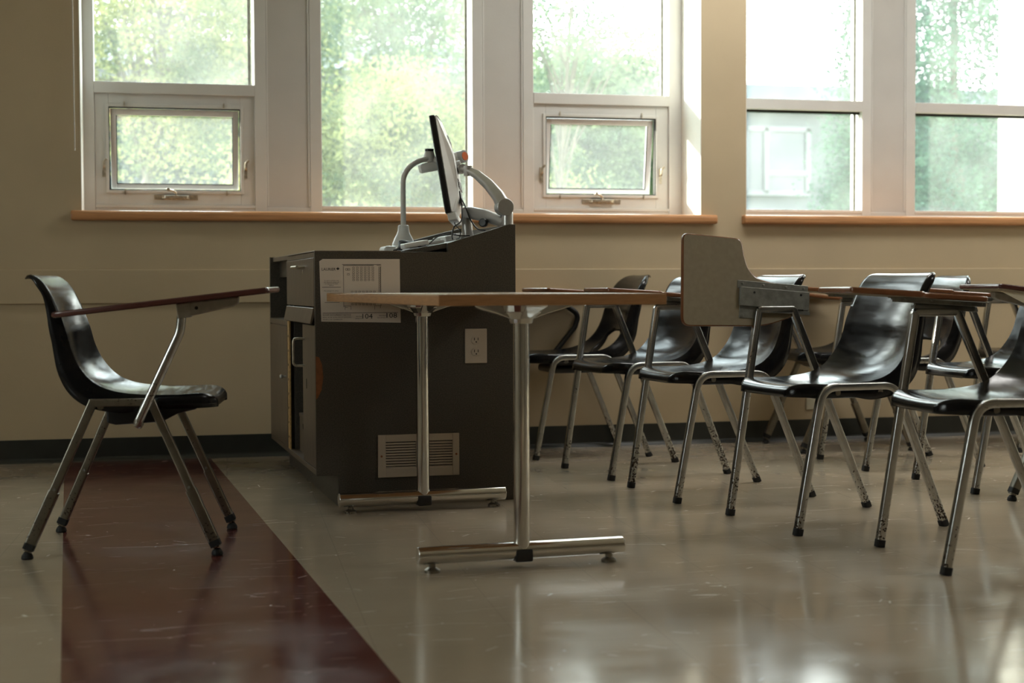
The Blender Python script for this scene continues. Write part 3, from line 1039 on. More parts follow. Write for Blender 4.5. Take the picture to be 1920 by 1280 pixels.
# drawer front, tilted lower flap and handle
dr = lp('drawer', bx(-.001, .018, .022, DB - .004, .690, .858), M['lamdoor'], bevel=.0015)
b = BM()
cyl(b, (-.001, .26, .828), (-.030, .26, .828), .0045, 10)
cyl(b, (-.001, .36, .828), (-.030, .36, .828), .0045, 10)
sweep(b, [(-.030, .235, .828), (-.030, .385, .828)], circ(.006, 12), side=(0, 0, 1))
lp('drawer_handle', b, M['hard'], dr, smooth=True)
b = BM()
cyl(b, (-.0025, .30, .812), (0, .30, .812), .007, 12)
lp('drawer_lock', b, M['hard'], dr)
b = BM()
prism(b, [(.0, .686), (-.003, .684), (-.014, .632), (-.010, .629), (.012, .680)], 'y', .030, DB - .004)
lp('keyboard_flap', b, M['lamdoor'], bevel=.001)
lp('top_rail', bx(.001, .018, .022, DB - .004, .860, .876), M['lamdoor'])
# half open sliding door with bow handle
d1 = lp('door', bx(.002, .018, .026, .345, .131, .624), M['lamdoor'], bevel=.0015)
b = BM()
sweep(b, fillet([(.004, .30, .572), (-.038, .30, .572), (-.038, .30, .474), (.004, .30, .474)], .014, 6), circ(.0048, 10), side=(0, 1, 0))
lp('door_handle', b, M['hard'], d1, smooth=True)
b = BM(); box(b, .0005, .002, .240, .248, .395, .430); lp('door_lock_slot', b, M['gasket'], d1)
# small drawer box standing inside the opening
db = lp('inner_drawer', bx(.030, .29, .30, .66, .129, .262), M['lamdoor'], bevel=.001)
b = BM()
pts = [(.545 + .022 * math.cos(R(a)), .240 + .022 * math.sin(R(a))) for a in range(180, 361, 20)]
prism(b, pts, 'x', .0285, .0302)
lp('finger_notch', b, M['gasket'], db)
lp('inner_drawer_top', bx(.028, .292, .298, .662, .262, .275), M['lamdoor'], db, bevel=.001)
b = BM()
for v in (.30, .42): box(b, .285, .300, v, v + .018, .29, .86)
lp('rack_post', b, M['blackp'])
# rear bay: open cubby above, door below
lp('bay_side', bx(.0, .5, D2 - .022, D2 - .0025, .129, .886), M['lam'])
lp('bay_shelf', bx(.0, .48, DB + .001, D2 - .023, .606, .628), M['lamdoor'], bevel=.001)
lp('bay_lining', bx(.38, .39, DB + .001, D2 - .023, .13, .86), M['dark'])
lp('bay_top', bx(.012, W - .022, DB + .001, D2 - .023, .866, .884), M['lamdoor'], bevel=.001)
b = BM(); box(b, .040, .052, DB + .001, D2 - .023, .800, .866); lp('bay_rail', b, M['lam'])
d2 = lp('door', bx(-.001, .017, DB + .006, D2 - .006, .131, .604), M['lamdoor'], bevel=.0015)
b = BM()
lathe(b, [(.004, 0), (.004, .010), (.008, .014), (.009, .020), (.006, .024), (0, .025)], (-.001, DB + .055, .405), 14, axis_m((-1, 0, 0)))
lp('knob', b, M['silver'], d2, smooth=True)
# broken edge showing the core
b = BM()
prism(b, [(.0005, .372), (.008, .380), (.020, .405), (.026, .450), (.022, .492), (.012, .517), (.0005, .520)], 'y', -.0008, .0006)
lp('chipped_edge', b, M['chip'])

# outlet and grille screwed to the end panel
def at_panel(name, label, cat):
    o = empty(name, LO, LA)
    return tag(o, label, cat)
ot = at_panel('power_outlet', 'ivory double power outlet on the dark end of the lectern', 'power outlet')
b = bx(.525, .605, -.006, -.0003, .487, .609)
pl = obj('cover_plate', b, M['ivory'], ot, bevel=.003)
for zc in (.569, .527):
    b = BM()
    pts = []
    for k in range(24):
        a = 2 * math.pi * k / 24
        x, z = .0165 * math.cos(a), .0165 * math.sin(a)
        pts.append((.565 + x, zc + max(-.0125, min(.0135, z))))
    prism(b, pts, 'y', -.0085, -.0061)
    rc = obj('receptacle', b, M['ivory'], ot, bevel=.0006)
    b = BM()
    for dx in (-.0066, .0066): box(b, .565 + dx - .0012, .565 + dx + .0012, -.0089, -.0084, zc - .001, zc + .008)
    cyl(b, (.565, -.0089, zc - .0068), (.565, -.0084, zc - .0068), .0026, 10)
    obj('socket_slot', b, M['gasket'], rc)
b = BM(); cyl(b, (.565, -.0068, .548), (.565, -.006, .548), .0026, 10); obj('cover_screw', b, M['hard'], ot)

vg = at_panel('vent_grille', 'cream metal vent grille low on the dark end of the lectern', 'vent')
gx0, gx1, gz0, gz1 = .213, .502, .096, .244
b = BM()
ix0, ix1, iz0, iz1, xm = gx0 + .027, gx1 - .024, gz0 + .030, gz1 - .025, .358
box(b, gx0, ix0, -.007, -.0004, gz0, gz1)
box(b, ix1, gx1, -.007, -.0004, gz0, gz1)
box(b, ix0, ix1, -.007, -.0004, gz0, iz0)
box(b, ix0, ix1, -.007, -.0004, iz1, gz1)
box(b, xm - .011, xm + .011, -.007, -.0004, iz0, iz1)
obj('grille_frame', b, M['ivory'], vg, bevel=.0012)
b = BM()
nl = 10
for k in range(nl):
    z = iz0 + (iz1 - iz0) * (k + .5) / nl
    for xa, xc in ((ix0, xm - .011), (xm + .011, ix1)):
        prism(b, [(-.0066, z - .0048), (-.0056, z - .0048), (-.0008, z + .0014), (-.0016, z + .0014)], 'x', xa, xc)
obj('louver', b, M['ivory'], vg)
obj('grille_back', bx(ix0, ix1, -.0006, -.0002, iz0, iz1), M['gasket'], vg)
b = BM()
for x in (gx0 + .012, gx1 - .011): cyl(b, (x, -.0085, .170), (x, -.007, .170), .0038, 10)
obj('grille_screw', b, M['chip'], vg)

# room occupancy notice
nt_ = at_panel('room_notice', 'white room occupancy notice with a seating plan taped to the lectern', 'notice')
PX0, PZ1, PW, PH = .019, .853, .278, .2205
sc = PW / 1300.
b = BM()
v = [b.verts.new((PX0 + x * PW, -.0012 if i < 4 else -.0012, PZ1 - z * PH)) for i, (x, z) in enumerate(((0.006, .97), (1.0, 1.0), (.992, 0), (.03, 0), (-.012, .035)))]
v2 = [b.verts.new(q.co + Vector((0, .0009, 0))) for q in v]
b.faces.new(v); b.faces.new(v2[::-1])
for i in range(5): b.faces.new((v[i], v2[i], v2[(i + 1) % 5], v[(i + 1) % 5]))
obj('notice_sheet', b, M['paper'], nt_)
def np_(x, y):
    """notice layout units -> lectern space (x,z)"""
    return PX0 + (x - 165) * sc, PZ1 - (y - 130) * sc
INK_Y = -.0016
ink = BM()
def rect(x0, y0, x1, y1):
    (a, c), (d, e) = np_(x0, y0), np_(x1, y1)
    box(ink, min(a, d), max(a, d), INK_Y, INK_Y + .0003, min(c, e), max(c, e))
rect(190, 578, 492, 584); rect(230, 822, 470, 828)
rect(195, 992, 1420, 999)
rect(515, 214, 1145, 220); rect(530, 228, 1030, 237); rect(1075, 228, 1145, 234)
rect(533, 250, 538, 900); rect(1138, 250, 1144, 890)
def seat_mark(x, y, s=14):
    for q in ((x - s, y - s, x + s, y - s + 4), (x - s, y + s - 4, x + s, y + s), (x - s, y - s, x - s + 4, y + s), (x + s, y - s, x + s + 5, y + s)):
        rect(*q)
for x in (695, 757, 822, 885, 945, 1010):
    for k in range(6): seat_mark(x, 272 + 39 * k)
for k in range(12): seat_mark(1118, 272 + 34 * k, 13)
for k in range(7):
    seat_mark(672 + 60 * k, 655); seat_mark(672 + 60 * k, 858)
for x, y in ((585, 297), (622, 297), (612, 375)): seat_mark(x, y, 15)
for q in ((540, 880, 650, 885), (555, 880, 560, 945), (650, 880, 655, 945), (1035, 880, 1135, 885), (1035, 880, 1040, 945), (1130, 880, 1135, 925), (560, 905, 600, 910)): rect(*q)
obj('seating_plan', ink, M['ink'], nt_)
def lettering(name, items):
    bm = BM()
    for s, x, y, h, wfit, al in items:
        cu = bpy.data.curves.new('t', 'FONT')
        cu.body = s
        cu.size = 1
        cu.resolution_u = 2
        cu.extrude = 0
        ob = bpy.data.objects.new('t', cu)
        me = ob.to_mesh()
        if len(me.vertices) == 0:
            ob.to_mesh_clear(); continue
        xs = [p.co.x for p in me.vertices]; ys = [p.co.y for p in me.vertices]
        w0, w1, h0, h1 = min(xs), max(xs), min(ys), max(ys)
        kx = wfit * sc / (w1 - w0)
        ky = h * sc / max(h1 - h0, .6)
        ax, az = np_(x, y)
        ax -= {'l': 0, 'c': wfit * sc / 2, 'r': wfit * sc}[al]
        n0 = len(bm.verts)
        bm.from_mesh(me)
        bm.verts.ensure_lookup_table()
        for vv in list(bm.verts)[n0:]:
            vv.co = Vector((ax + (vv.co.x - w0) * kx, INK_Y, az + vv.co.y * ky))
        ob.to_mesh_clear()
        bpy.data.objects.remove(ob)
        bpy.data.curves.remove(cu)
    return obj(name, bm, M['ink'], nt_, recalc=False)
lettering('notice_lettering', [
    ('LAURIER', 187, 316, 45, 225, 'l'),
    ('To report a problem with', 340, 482, 20, 235, 'c'), ('this classroom, please call', 340, 508, 20, 240, 'c'),
    ("the Registrar's Facilities", 340, 534, 20, 215, 'c'), ('desk at', 340, 560, 18, 70, 'c'),
    ('For emergencies, please', 340, 645, 20, 230, 'c'),
    ('ROOM OCCUPANCY NOTICE', 200, 1040, 26, 450, 'l'),
    ('BLDG: AF DR. ALVIN WOODS BUILDING', 200, 1072, 18, 455, 'l'), ('ROOM: 2-106 / CLASSROOM', 200, 1108, 18, 310, 'l'),
    ('SEATING', 832, 1062, 17, 100, 'r'), ('CAPACITY', 832, 1095, 17, 115, 'r'), ('104', 838, 1090, 80, 165, 'l'),
    ('MAXIMUM', 1225, 1052, 17, 115, 'r'), ('OCCUPANCY', 1225, 1085, 17, 145, 'r'), ('108', 1232, 1080, 80, 172, 'l')])
b = BM()
leaf = [(0, -30), (3, -12), (18, -16), (14, -8), (32, 6), (26, 8), (29, 20), (17, 16), (16, 22), (7, 12), (10, 28), (5, 26), (0, 38)]
leaf = leaf + [(-x, y) for x, y in leaf[::-1][1:-1]]
cx, cz = np_(446, 290)
vs_ = [b.verts.new((cx + x * sc * .85, INK_Y, cz + y * sc * .85)) for x, y in leaf]
bmesh.ops.triangle_fill(b, use_beauty=True, edges=[b.edges.new((vs_[i], vs_[(i + 1) % len(vs_)])) for i in range(len(vs_))])
obj('leaf_emblem', b, M['ink'], nt_, recalc=False)

# ------------------------------------------------------------------ things on the lectern
def bed(x):
    """height of the sloping bed at world x (approx.)"""
    u = x - .549
    return .882 if u < .30 else .880 + (u - .30) * (.950 - .880) / (.694 - .30)

# monitor, nearly edge on, back towards the camera
mo = tag(empty('monitor', (1.100, 5.640, 1.20), 0), 'flat monitor seen edge on, black bezel and white back, on a silver arm', 'monitor')
Mm = Matrix.Rotation(R(-13.5), 4, 'Z') @ Matrix.Rotation(R(-9.3), 4, 'Y')
# local: x = depth (screen towards -x), y = width, z = height
def mbox(*a): return box(BM(), *a, Mm)
obj('screen_panel', mbox(-.026, -.006, -.275, .275, -.178, .178), M['blackp'], mo, bevel=.003)
obj('screen_glass', mbox(-.0268, -.0262, -.262, .262, -.162, .165), M['screen'], mo)
b = BM()
prism(b, [(-.0055, -.176), (.006, -.176), (.030, -.120), (.037, -.02), (.034, .05), (.016, .150), (.004, .176), (-.0055, .176)], 'y', -.272, .272)
for vv in b.verts:
    if vv.co.x > .01: vv.co.y *= .80
    vv.co = Mm @ vv.co
obj('back_cover', b, M['white'], mo, bevel=.004)
b = BM()
for k in range(5):
    box(b, .0345, .0385, -.17, .17, -.055 + k * .007 - .03, -.052 + k * .007 - .03, Mm)
for k in range(4):
    box(b, .022, .0275, -.17, .17, .085 + k * .007, .0875 + k * .007, Mm)
obj('vent_slot', b, M['grey'], mo)
obj('port_bay', mbox(.026, .036, -.10, .10, -.140, -.095), M['blackp'], mo)
obj('chin', box(BM(), -.020, .012, -.272, .272, -.206, -.178, Mm), M['white'], mo, bevel=.004)

ar = tag(empty('articulated_arm', (1.160, 5.52, .93)), 'silver articulated monitor arm clamped to the lectern', 'monitor arm')
ao = Vector((1.160, 5.52, .93))
def P_(x, y, z): return Vector((x, y, z)) - ao
b = BM()
cyl(b, P_(1.158, 5.55, bed(1.158) - .004), P_(1.153, 5.55, 1.045), .020, 20)
box(b, 1.125 - ao.x, 1.192 - ao.x, 5.515 - ao.y, 5.585 - ao.y, .934 - ao.z, .941 - ao.z)
obj('clamp_column', b, M['silver'], ar, smooth=True)
b = BM()
path = [P_(1.152, 5.55, 1.030), P_(1.170, 5.52, 1.030), P_(1.205, 5.46, 1.018), P_(1.235, 5.40, 1.000), P_(1.262, 5.345, .983)]
sweep(b, path, rr(.034, .046, .012, 4), side=(.87, .5, 0), scale=[1, 1, .98, .9, .82])
obj('lower_arm', b, M['silver'], ar, smooth=True)
b = BM()
cyl(b, P_(1.262, 5.345, .962), P_(1.262, 5.345, 1.025), .021, 18)
cyl(b, P_(1.250, 5.316, 1.043), P_(1.250, 5.374, 1.043), .031, 26)
obj('elbow_joint', b, M['silver'], ar, smooth=True, bevel=.003)
b = BM()
path = [P_(1.250, 5.345, 1.043), P_(1.235, 5.375, 1.085), P_(1.210, 5.425, 1.130), P_(1.180, 5.485, 1.170), P_(1.155, 5.535, 1.190)]
sweep(b, path, rr(.040, .044, .013, 4), side=(0, 1, 0), scale=[1.15, 1.0, .85, .7, .6])
obj('upper_arm', b, M['silver'], ar, smooth=True)
b = BM()
cyl(b, P_(1.157, 5.53, 1.168), P_(1.157, 5.53, 1.205), .017, 18)
cyl(b, P_(1.157, 5.53, 1.190), P_(1.140, 5.60, 1.198), .011, 14)
cyl(b, P_(1.146, 5.575, 1.198), P_(1.146, 5.61, 1.198), .018, 18)
obj('tilt_head', b, M['silver'], ar, smooth=True)
b = BM()
cyl(b, P_(1.146, 5.605, 1.198), P_(1.138, 5.63, 1.198), .010, 12)
d = (Mm.to_3x3() @ Vector((1, 0, 0)))
c0 = Vector((1.100, 5.640, 1.20)) + d * .0375
cyl(b, c0 - ao, c0 + d * .014 - ao, .026, 20)
obj('mount_plate', b, M['grey'], ar, smooth=True)
b = BM()
cyl(b, P_(1.196, 5.430, .990), P_(1.184, 5.412, .990), .017, 9)
obj('tension_knob', b, M['blackp'], ar, bevel=.004)

# document camera on a gooseneck
dc = tag(empty('document_camera', (.950, 5.76, HT + .004)), 'white document camera on a bent gooseneck, its head behind the monitor', 'document camera')
do = Vector((.950, 5.76, HT + .004))
def Q_(x, y, z): return Vector((x, y, z)) - do
b = bx(-.085, .055, -.07, .07, 0, .030)
obj('base', b, M['white'], dc, bevel=.012, seg=3)
b = BM()
lathe(b, [(.046, .028), (.044, .040), (.036, .060), (.026, .078), (.022, .090), (.021, .108), (.017, .112)], (0, 0, 0), 22)
obj('collar', b, M['white'], dc, smooth=True)
b = BM()
path = [Q_(.950, 5.76, .98 + .035 * k) for k in range(6)]
for k in range(1, 13):
    a = math.pi / 2 * k / 12
    path.append(Q_(.950 + .115 * (1 - math.cos(a)), 5.76 + .03 * (1 - math.cos(a)), 1.155 + .095 * math.sin(a)))
path.append(Q_(1.10, 5.80, 1.252))
sweep(b, path, circ(.0102, 12), side=(0, 1, 0))
obj('gooseneck', b, M['white'], dc, smooth=True)
b = BM()
sweep(b, [Q_(1.022, 5.80, 1.212), Q_(1.03, 5.80, 1.214), Q_(1.10, 5.80, 1.228), Q_(1.135, 5.80, 1.240)], rr(.060, .036, .014, 4), side=(0, 1, 0), scale=[.8, 1, 1, .9])
obj('light_head', b, M['white'], dc, smooth=True)
b = BM()
lathe(b, [(.026, 0), (.020, .032), (.017, .040)], Q_(1.060, 5.80, 1.240), 18)
obj('head_cap', b, M['white'], dc, smooth=True)
b = BM(); cyl(b, Q_(1.060, 5.80, 1.280), Q_(1.060, 5.80, 1.290), .018, 18); obj('focus_dial', b, M['blackp'], dc)
b = BM()
cyl(b, Q_(1.08, 5.80, 1.238), Q_(1.180, 5.745, 1.256), .0235, 22)
obj('camera_body', b, M['white'], dc, smooth=True, bevel=.003)
b = BM()
d = Vector((.60, -.80, .12)).normalized()
p = Q_(1.172, 5.752, 1.256)
cyl(b, p - d * .012, p + d * .024, .0245, 22)
rg = obj('lens_ring', b, M['grey'], dc, smooth=True, bevel=.002)
b = BM(); cyl(b, p + d * .0235, p + d * .0255, .0165, 22); obj('lens', b, M['orange'], rg)

# keyboard and control panel lying on the bed, cables
sl = math.atan2(.070, .394)
def on_bed(name, label, cat, x, y, w, dpt, h, m):
    e = tag(empty(name, (x, y, bed(x) + .001)), label, cat)
    e.rotation_euler = (0, -sl, LA)
    obj('body', bx(-w / 2, w / 2, -dpt / 2, dpt / 2, 0, h), m, e, bevel=.003)
    return e
kb = on_bed('keyboard', 'white keyboard lying on the sloped lectern top', 'keyboard', .975, 5.62, .13, .40, .014, M['white'])
b = BM()
for r_ in range(5):
    for c_ in range(16):
        x, y = -.050 + r_ * .022, -.185 + c_ * .0235
        box(b, x, x + .018, y, y + .0195, .0142, .0185)
o = obj('keys', b, M['white'], kb, bevel=.001)
cp = on_bed('control_panel', 'pale control panel set in the upper end of the lectern slope', 'control panel', 1.140, 5.73, .11, .22, .024, M['white'])
b = BM()
for r_ in range(2):
    for c_ in range(5): box(b, -.035 + r_ * .035, -.015 + r_ * .035, -.09 + c_ * .038, -.066 + c_ * .038, .0242, .027)
obj('button', b, M['grey'], cp)

def wire(name, label, pts, r, m, cat='cable', group=None, n=6):
    P = [Vector(p) for p in pts]
    PP = [P[0] * 2 - P[1]] + P + [P[-1] * 2 - P[-2]]
    path = []
    for i in range(1, len(PP) - 2):
        for k in range(n):
            t = k / n
            a, b_, c, d = PP[i - 1], PP[i], PP[i + 1], PP[i + 2]
            path.append(.5 * ((2 * b_) + (c - a) * t + (2 * a - 5 * b_ + 4 * c - d) * t * t + (3 * b_ - a - 3 * c + d) * t ** 3))
    path.append(P[-1])
    o = obj(name, sweep(BM(), path, circ(r, 7)), m, smooth=True)
    return tag(o, label, cat, group)
wire('cable', 'black cable hanging from the monitor straight to the arm column', [(1.137, 5.56, 1.085), (1.145, 5.53, 1.055), (1.158, 5.50, 1.005), (1.178, 5.47, .97), (1.205, 5.45, .962)], .0028, M['cable'])
wire('cable', 'black cable looping from the monitor port in a wide arc to the bed', [(1.130, 5.57, 1.090), (1.132, 5.53, 1.060), (1.118, 5.47, 1.000), (1.085, 5.44, .975), (1.075, 5.43, .945), (1.075, 5.42, .929)], .0026, M['cable'])
wire('cable', 'thin black cable dropping behind the looping one below the monitor', [(1.128, 5.58, 1.070), (1.108, 5.55, .998), (1.125, 5.53, .965), (1.120, 5.52, .938), (1.105, 5.50, .932)], .002, M['cable'])
wire('cable', 'black cable lying in an arc across the keyboard', [(.985, 5.40, .912), (1.02, 5.42, .938), (1.07, 5.45, .948), (1.12, 5.48, .944), (1.15, 5.47, .944)], .0024, M['cable'])
wire('cable', 'white cable snaking over the near edge of the bed', [(.955, 5.40, .905), (.985, 5.33, .905), (1.02, 5.28, .897), (1.055, 5.25, .8965), (1.08, 5.30, .9)], .0026, M['wcable'])
for k in range(6):
    h = .889 + .0045 * k
    wire('cable', 'strand of the coiled black cables heaped beside the document camera base',
         [(.845 + .008 * k, 5.34 + .012 * k, .886), (.880, 5.37 + .012 * k, h + .010), (.925, 5.40 + .01 * k, h + .018 - .002 * k), (.965, 5.41 - .006 * k, h + .008), (.985 - .004 * k, 5.37 - .008 * k, .902)],
         .0027, M['cable'], 'cable', 'coiled black cables on the lectern')
for k, (x, y) in enumerate(((.915, 5.30),)):
    b = bx(-.045, .045, -.03, .03, 0, .018)
    o = obj('adapter_box', b, M['white'], bevel=.004)
    o.location = (x, y, bed(x) + .006)
    o.rotation_euler = (0, -sl, .1)
    tag(o, 'small white adapter box at the near edge of the lectern bed below the coiled cables', 'adapter')

# ------------------------------------------------------------------ outside
b = bx(-60, 60, YO + .02, 90, -.5, -.4)
tag(obj('ground', b, mat('lawn', (.10, .14, .05), .9, var=.3, vscale=2)), kind='structure')

def tree(name, label, cat, base, crown, radii, n_clusters, per, leaf, m, droop=.5, spray=.35, seed=1, trunk_r=.09, cone=False, lean=(0, 0), hollow=.35):
    rnd = random.Random(seed)
    root = tag(empty(name, (base[0], base[1], -.4)), label, cat)
    o = Vector((base[0], base[1], -.4))
    cr = Vector(crown)
    cl = []
    while len(cl) < n_clusters:
        p = Vector((rnd.uniform(-1, 1), rnd.uniform(-1, 1), rnd.uniform(-1, 1)))
        if cone:
            t = (p.z + 1) / 2
            rr2 = math.hypot(p.x, p.y)
            if rr2 > (1 - t) ** .8 + .05 or rr2 < hollow * (1 - t): continue
        elif p.length > 1 or p.length < hollow: continue
        cl.append(cr + Vector((p.x * radii[0], p.y * radii[1], p.z * radii[2])))
    V, F = [], []
    for c in cl:
        ax = (c - cr)
        ax = Vector((ax.x + rnd.uniform(-.3, .3), ax.y + rnd.uniform(-.3, .3), ax.z * .4 - droop * rnd.random())) if not cone else Vector((ax.x, ax.y, .8 + rnd.random()))
        if ax.length < 1e-3: ax = Vector((1, 0, 0))
        ax.normalize()
        for k in range(per):
            t = rnd.random()
            q = c + ax * (t - .4) * spray + Vector((rnd.gauss(0, 1), rnd.gauss(0, 1), (rnd.gauss(0, 1) * (.45 if not cone else 1)) - droop * t)) * spray * .30
            a = Vector((rnd.gauss(0, 1), rnd.gauss(0, 1), rnd.gauss(0, .7) - droop))
            a.normalize()
            n_ = a.cross(Vector((rnd.gauss(0, 1), rnd.gauss(0, 1), rnd.gauss(0, 1))))
            if n_.length < 1e-4: continue
            n_.normalize()
            s = leaf * rnd.uniform(.7, 1.3)
            i = len(V)
            q = q - o
            V += [q - a * s * .5, q + n_ * s * .24, q + a * s * .5, q - n_ * s * .24]
            F.append((i, i + 1, i + 2, i + 3))
    me = bpy.data.meshes.new('foliage')
    me.from_pydata([tuple(p) for p in V], [], F)
    me.materials.append(m)
    fo = bpy.data.objects.new('foliage', me)
    COL.objects.link(fo)
    fo.parent = root
    b = BM()
    top = cr + Vector((0, 0, radii[2] * (.5 if cone else .3)))
    mid = (o + top) / 2 + Vector((lean[0], lean[1], 0))
    path = [Vector((0, 0, 0)), mid - o, top - o]
    sweep(b, fillet(path, .8, 6), circ(trunk_r, 9), side=(1, 0, 0), scale=[1.2 - .9 * k / 8 for k in range(9)])
    for k in range(0, len(cl), max(1, len(cl) // 26)):
        st = mid.lerp(top, rnd.uniform(0, .9)) - o
        e = cl[k] - o
        if not cone: sweep(b, fillet([st, (st + e) / 2 + Vector((0, 0, .15)), e], .3, 3), circ(trunk_r * .22, 5), side=(1, 0, 0), scale=[1 - .8 * j / 5 for j in range(6)])
    obj('trunk', b, M['bark'], root, smooth=True)
    return root
for k, (x, y, z, r) in enumerate(((-4.2, 46, 6.6, 3.4), (1.8, 48, 6.9, 3.5), (7.2, 46, 6.4, 3.0))):
    tree('far_tree', ('dark distant tree rising over the brick roof, leftmost of three', 'distant tree over the brick roof behind the trunk of the tall tree', 'distant tree over the right part of the brick roof')[k], 'tree', (x, y), (x, y, z), (r, 1.6, 4.3), 150, 150, .16, M['hedge'], seed=50 + k, trunk_r=.2, spray=1.1, hollow=.2)
tree('honey_locust_tree', 'feathery yellow green tree outside the leftmost window', 'tree', (-.9, 14.0), (.25, 13.6, 3.25), (1.35, 1.0, 1.25), 120, 380, .046, M['locust'], seed=3, spray=.55, lean=(.3, 0))
tree('honey_locust_tree', 'tall tree with a visible trunk outside the window behind the monitor', 'tree', (2.75, 15.2), (2.35, 15.0, 3.3), (1.40, 1.0, 1.9), 150, 380, .048, M['locust2'], seed=5, spray=.55, trunk_r=.10)
tree('honey_locust_tree', 'pale yellow green low tree in the lower half of the window behind the monitor', 'tree', (1.5, 12.6), (2.0, 12.4, 1.75), (1.35, .8, .74), 130, 380, .044, M['locust'], seed=8, spray=.5, hollow=.2)
tree('honey_locust_tree', 'sparse leafy branches across the top of the third window from left', 'tree', (3.0, 11.4), (3.15, 11.2, 2.75), (.85, .5, .45), 24, 200, .042, M['locust2'], seed=12, trunk_r=.045, spray=.42)
tree('leafy_shrub', 'soft green bush beyond the lower half of the third window from the left', 'shrub', (5.0, 17.0), (4.95, 17.0, 2.55), (1.1, .8, 1.05), 190, 330, .056, M['locust2'], seed=15, spray=.55, hollow=.2)
tree('leafy_hedge', 'dark hedge standing behind the yellow green trees at the left', 'hedge', (.2, 17.5), (1.0, 17.5, 1.25), (3.2, .7, 1.45), 700, 60, .12, M['hedge'], seed=21, hollow=.2)
tree('cedar_tree', 'slim upright cedar at the right side of the window right of the pier', 'tree', (6.14, 12.1), (6.16, 12.1, 2.2), (.58, .5, 2.9), 420, 170, .045, M['cedar'], seed=31, cone=True, droop=0, hollow=.3)
tree('cedar_tree', 'broad cedar filling the rightmost window', 'tree', (6.72, 11.8), (6.72, 11.8, 2.45), (.95, .8, 2.9), 420, 170, .047, M['cedar'], seed=33, cone=True, droop=0, hollow=.35)

# far building with brick band, white fascia and blue grey roof
bd = tag(empty('brick_building', (3, 30, -.4)), 'low brick building with a white fascia and blue grey roof beyond the trees', 'building')
def bp(name, bm, m, par=bd, o=Vector((3, 30, -.4)), **k):
    bmesh.ops.translate(bm, verts=bm.verts[:], vec=-o)
    return obj(name, bm, m, par, **k)
bp('brick_wall', bx(-14, 8.3, 33, 40, -.4, 5.15), mat('red_brick', (.058, .020, .017), .8, var=.2, vscale=6))
bp('fascia', bx(-14.2, 8.35, 32.7, 40.3, 5.15, 5.42), mat('white_fascia', (.075, .08, .085), .6, var=.03))
b = BM(); prism(b, [(32.5, 5.42), (40.5, 5.42), (37, 6.5), (36, 6.5)], 'x', -14.3, 8.38)
bp('roof', b, mat('roof_metal', (.040, .05, .064), .5, var=.08))
for k in range(7):
    x = -11 + k * 2.6
    f = bp('window', bx(x, x + 1.5, 32.93, 32.99, 1.6, 3.9), mat('far_frame', (.15, .15, .15), .5) if k == 0 else bpy.data.materials['far_frame'])
    bp('pane', bx(x + .08, x + 1.42, 32.90, 32.925, 1.7, 3.8), mat('far_glass', (.10, .13, .16), .15) if k == 0 else bpy.data.materials['far_glass'], f)

# pale rendered building with a tall window behind the cedars
b2o = Vector((12, 24, -.4))
b2 = tag(empty('pale_building', b2o), 'pale grey building with a divided window behind the cedars', 'building')
bp('wall', bx(8.6, 26, 24, 32, -.4, 3.80), mat('pale_render', (.055, .060, .066), .8, var=.05), b2, b2o)
bp('fascia', bx(8.4, 26.2, 23.7, 32.2, 3.80, 4.12), mat('pale_fascia', (.055, .070, .08), .6, var=.03), b2, b2o)
fr_m = mat('pale_window_frame', (.085, .09, .095), .5)
b = BM()
for q in ((9.72, 9.80, 2.32, 3.42), (10.10, 10.18, 2.32, 3.42), (10.86, 10.94, 2.32, 3.42), (9.72, 10.94, 3.36, 3.44), (9.72, 10.94, 2.28, 2.36), (10.18, 10.86, 2.62, 2.70)):
    box(b, q[0], q[1], 23.90, 23.99, q[2], q[3])
fw = bp('window', b, fr_m, b2, b2o)
b = BM()
for q in ((9.80, 10.10, 2.36, 3.36), (10.18, 10.86, 2.70, 3.36), (10.18, 10.86, 2.36, 2.62)):
    box(b, q[0], q[1], 23.95, 23.985, q[2], q[3])
bp('pane', b, mat('pale_pane', (.026, .034, .042), .2), fw, b2o)

# ------------------------------------------------------------------ light
def emit(name, col, st):
    m = bpy.data.materials.new(name)
    m.use_nodes = True
    nt = m.node_tree
    nt.nodes.remove(nt.nodes['Principled BSDF'])
    e = nt.nodes.new('ShaderNodeEmission')
    e.inputs['Color'].default_value = (*col, 1)
    e.inputs['Strength'].default_value = st
    nt.links.new(e.outputs[0], nt.nodes['Material Output'].inputs['Surface'])
    return m
M['fill_panel'] = emit('fill_panel_glow', (1.0, .98, .93), FILL_POWER)
for lx, ly in ((2.6, 6.0), (4.8, 5.8), (4.2, 2.9)):  # unseen glowing panels, added because daylight alone leaves the room too dark
        t = tag(empty('fill_light', (lx, ly, ZC)), 'glowing panel added out of view under the ceiling to brighten the room', 'ceiling light', 'added fill lights')
        b = BM()
        for q in ((-.62, -.59, -.32, .32), (.59, .62, -.32, .32), (-.59, .59, -.32, -.29), (-.59, .59, .29, .32)):
            box(b, q[0], q[1], q[2], q[3], -.03, -.001)
        obj('light_frame', b, M['white'], t)
        obj('diffuser', bx(-.589, .589, -.289, .289, -.022, -.012), M['fill_panel'], t)
w = bpy.data.worlds.new('hazy_sky')
scene.world = w
w.use_nodes = True
nt = w.node_tree
bg = nt.nodes['Background']
tc = nt.nodes.new('ShaderNodeTexCoord')
sp = nt.nodes.new('ShaderNodeSeparateXYZ')
nt.links.new(tc.outputs['Generated'], sp.inputs[0])
mr = nt.nodes.new('ShaderNodeMapRange')
mr.inputs['From Min'].default_value = 0
mr.inputs['From Max'].default_value = .7
nt.links.new(sp.outputs['Z'], mr.inputs['Value'])
c = mix_col(nt, mr.outputs['Result'], (1.0, .985, .95), (.80, .92, 1.0))
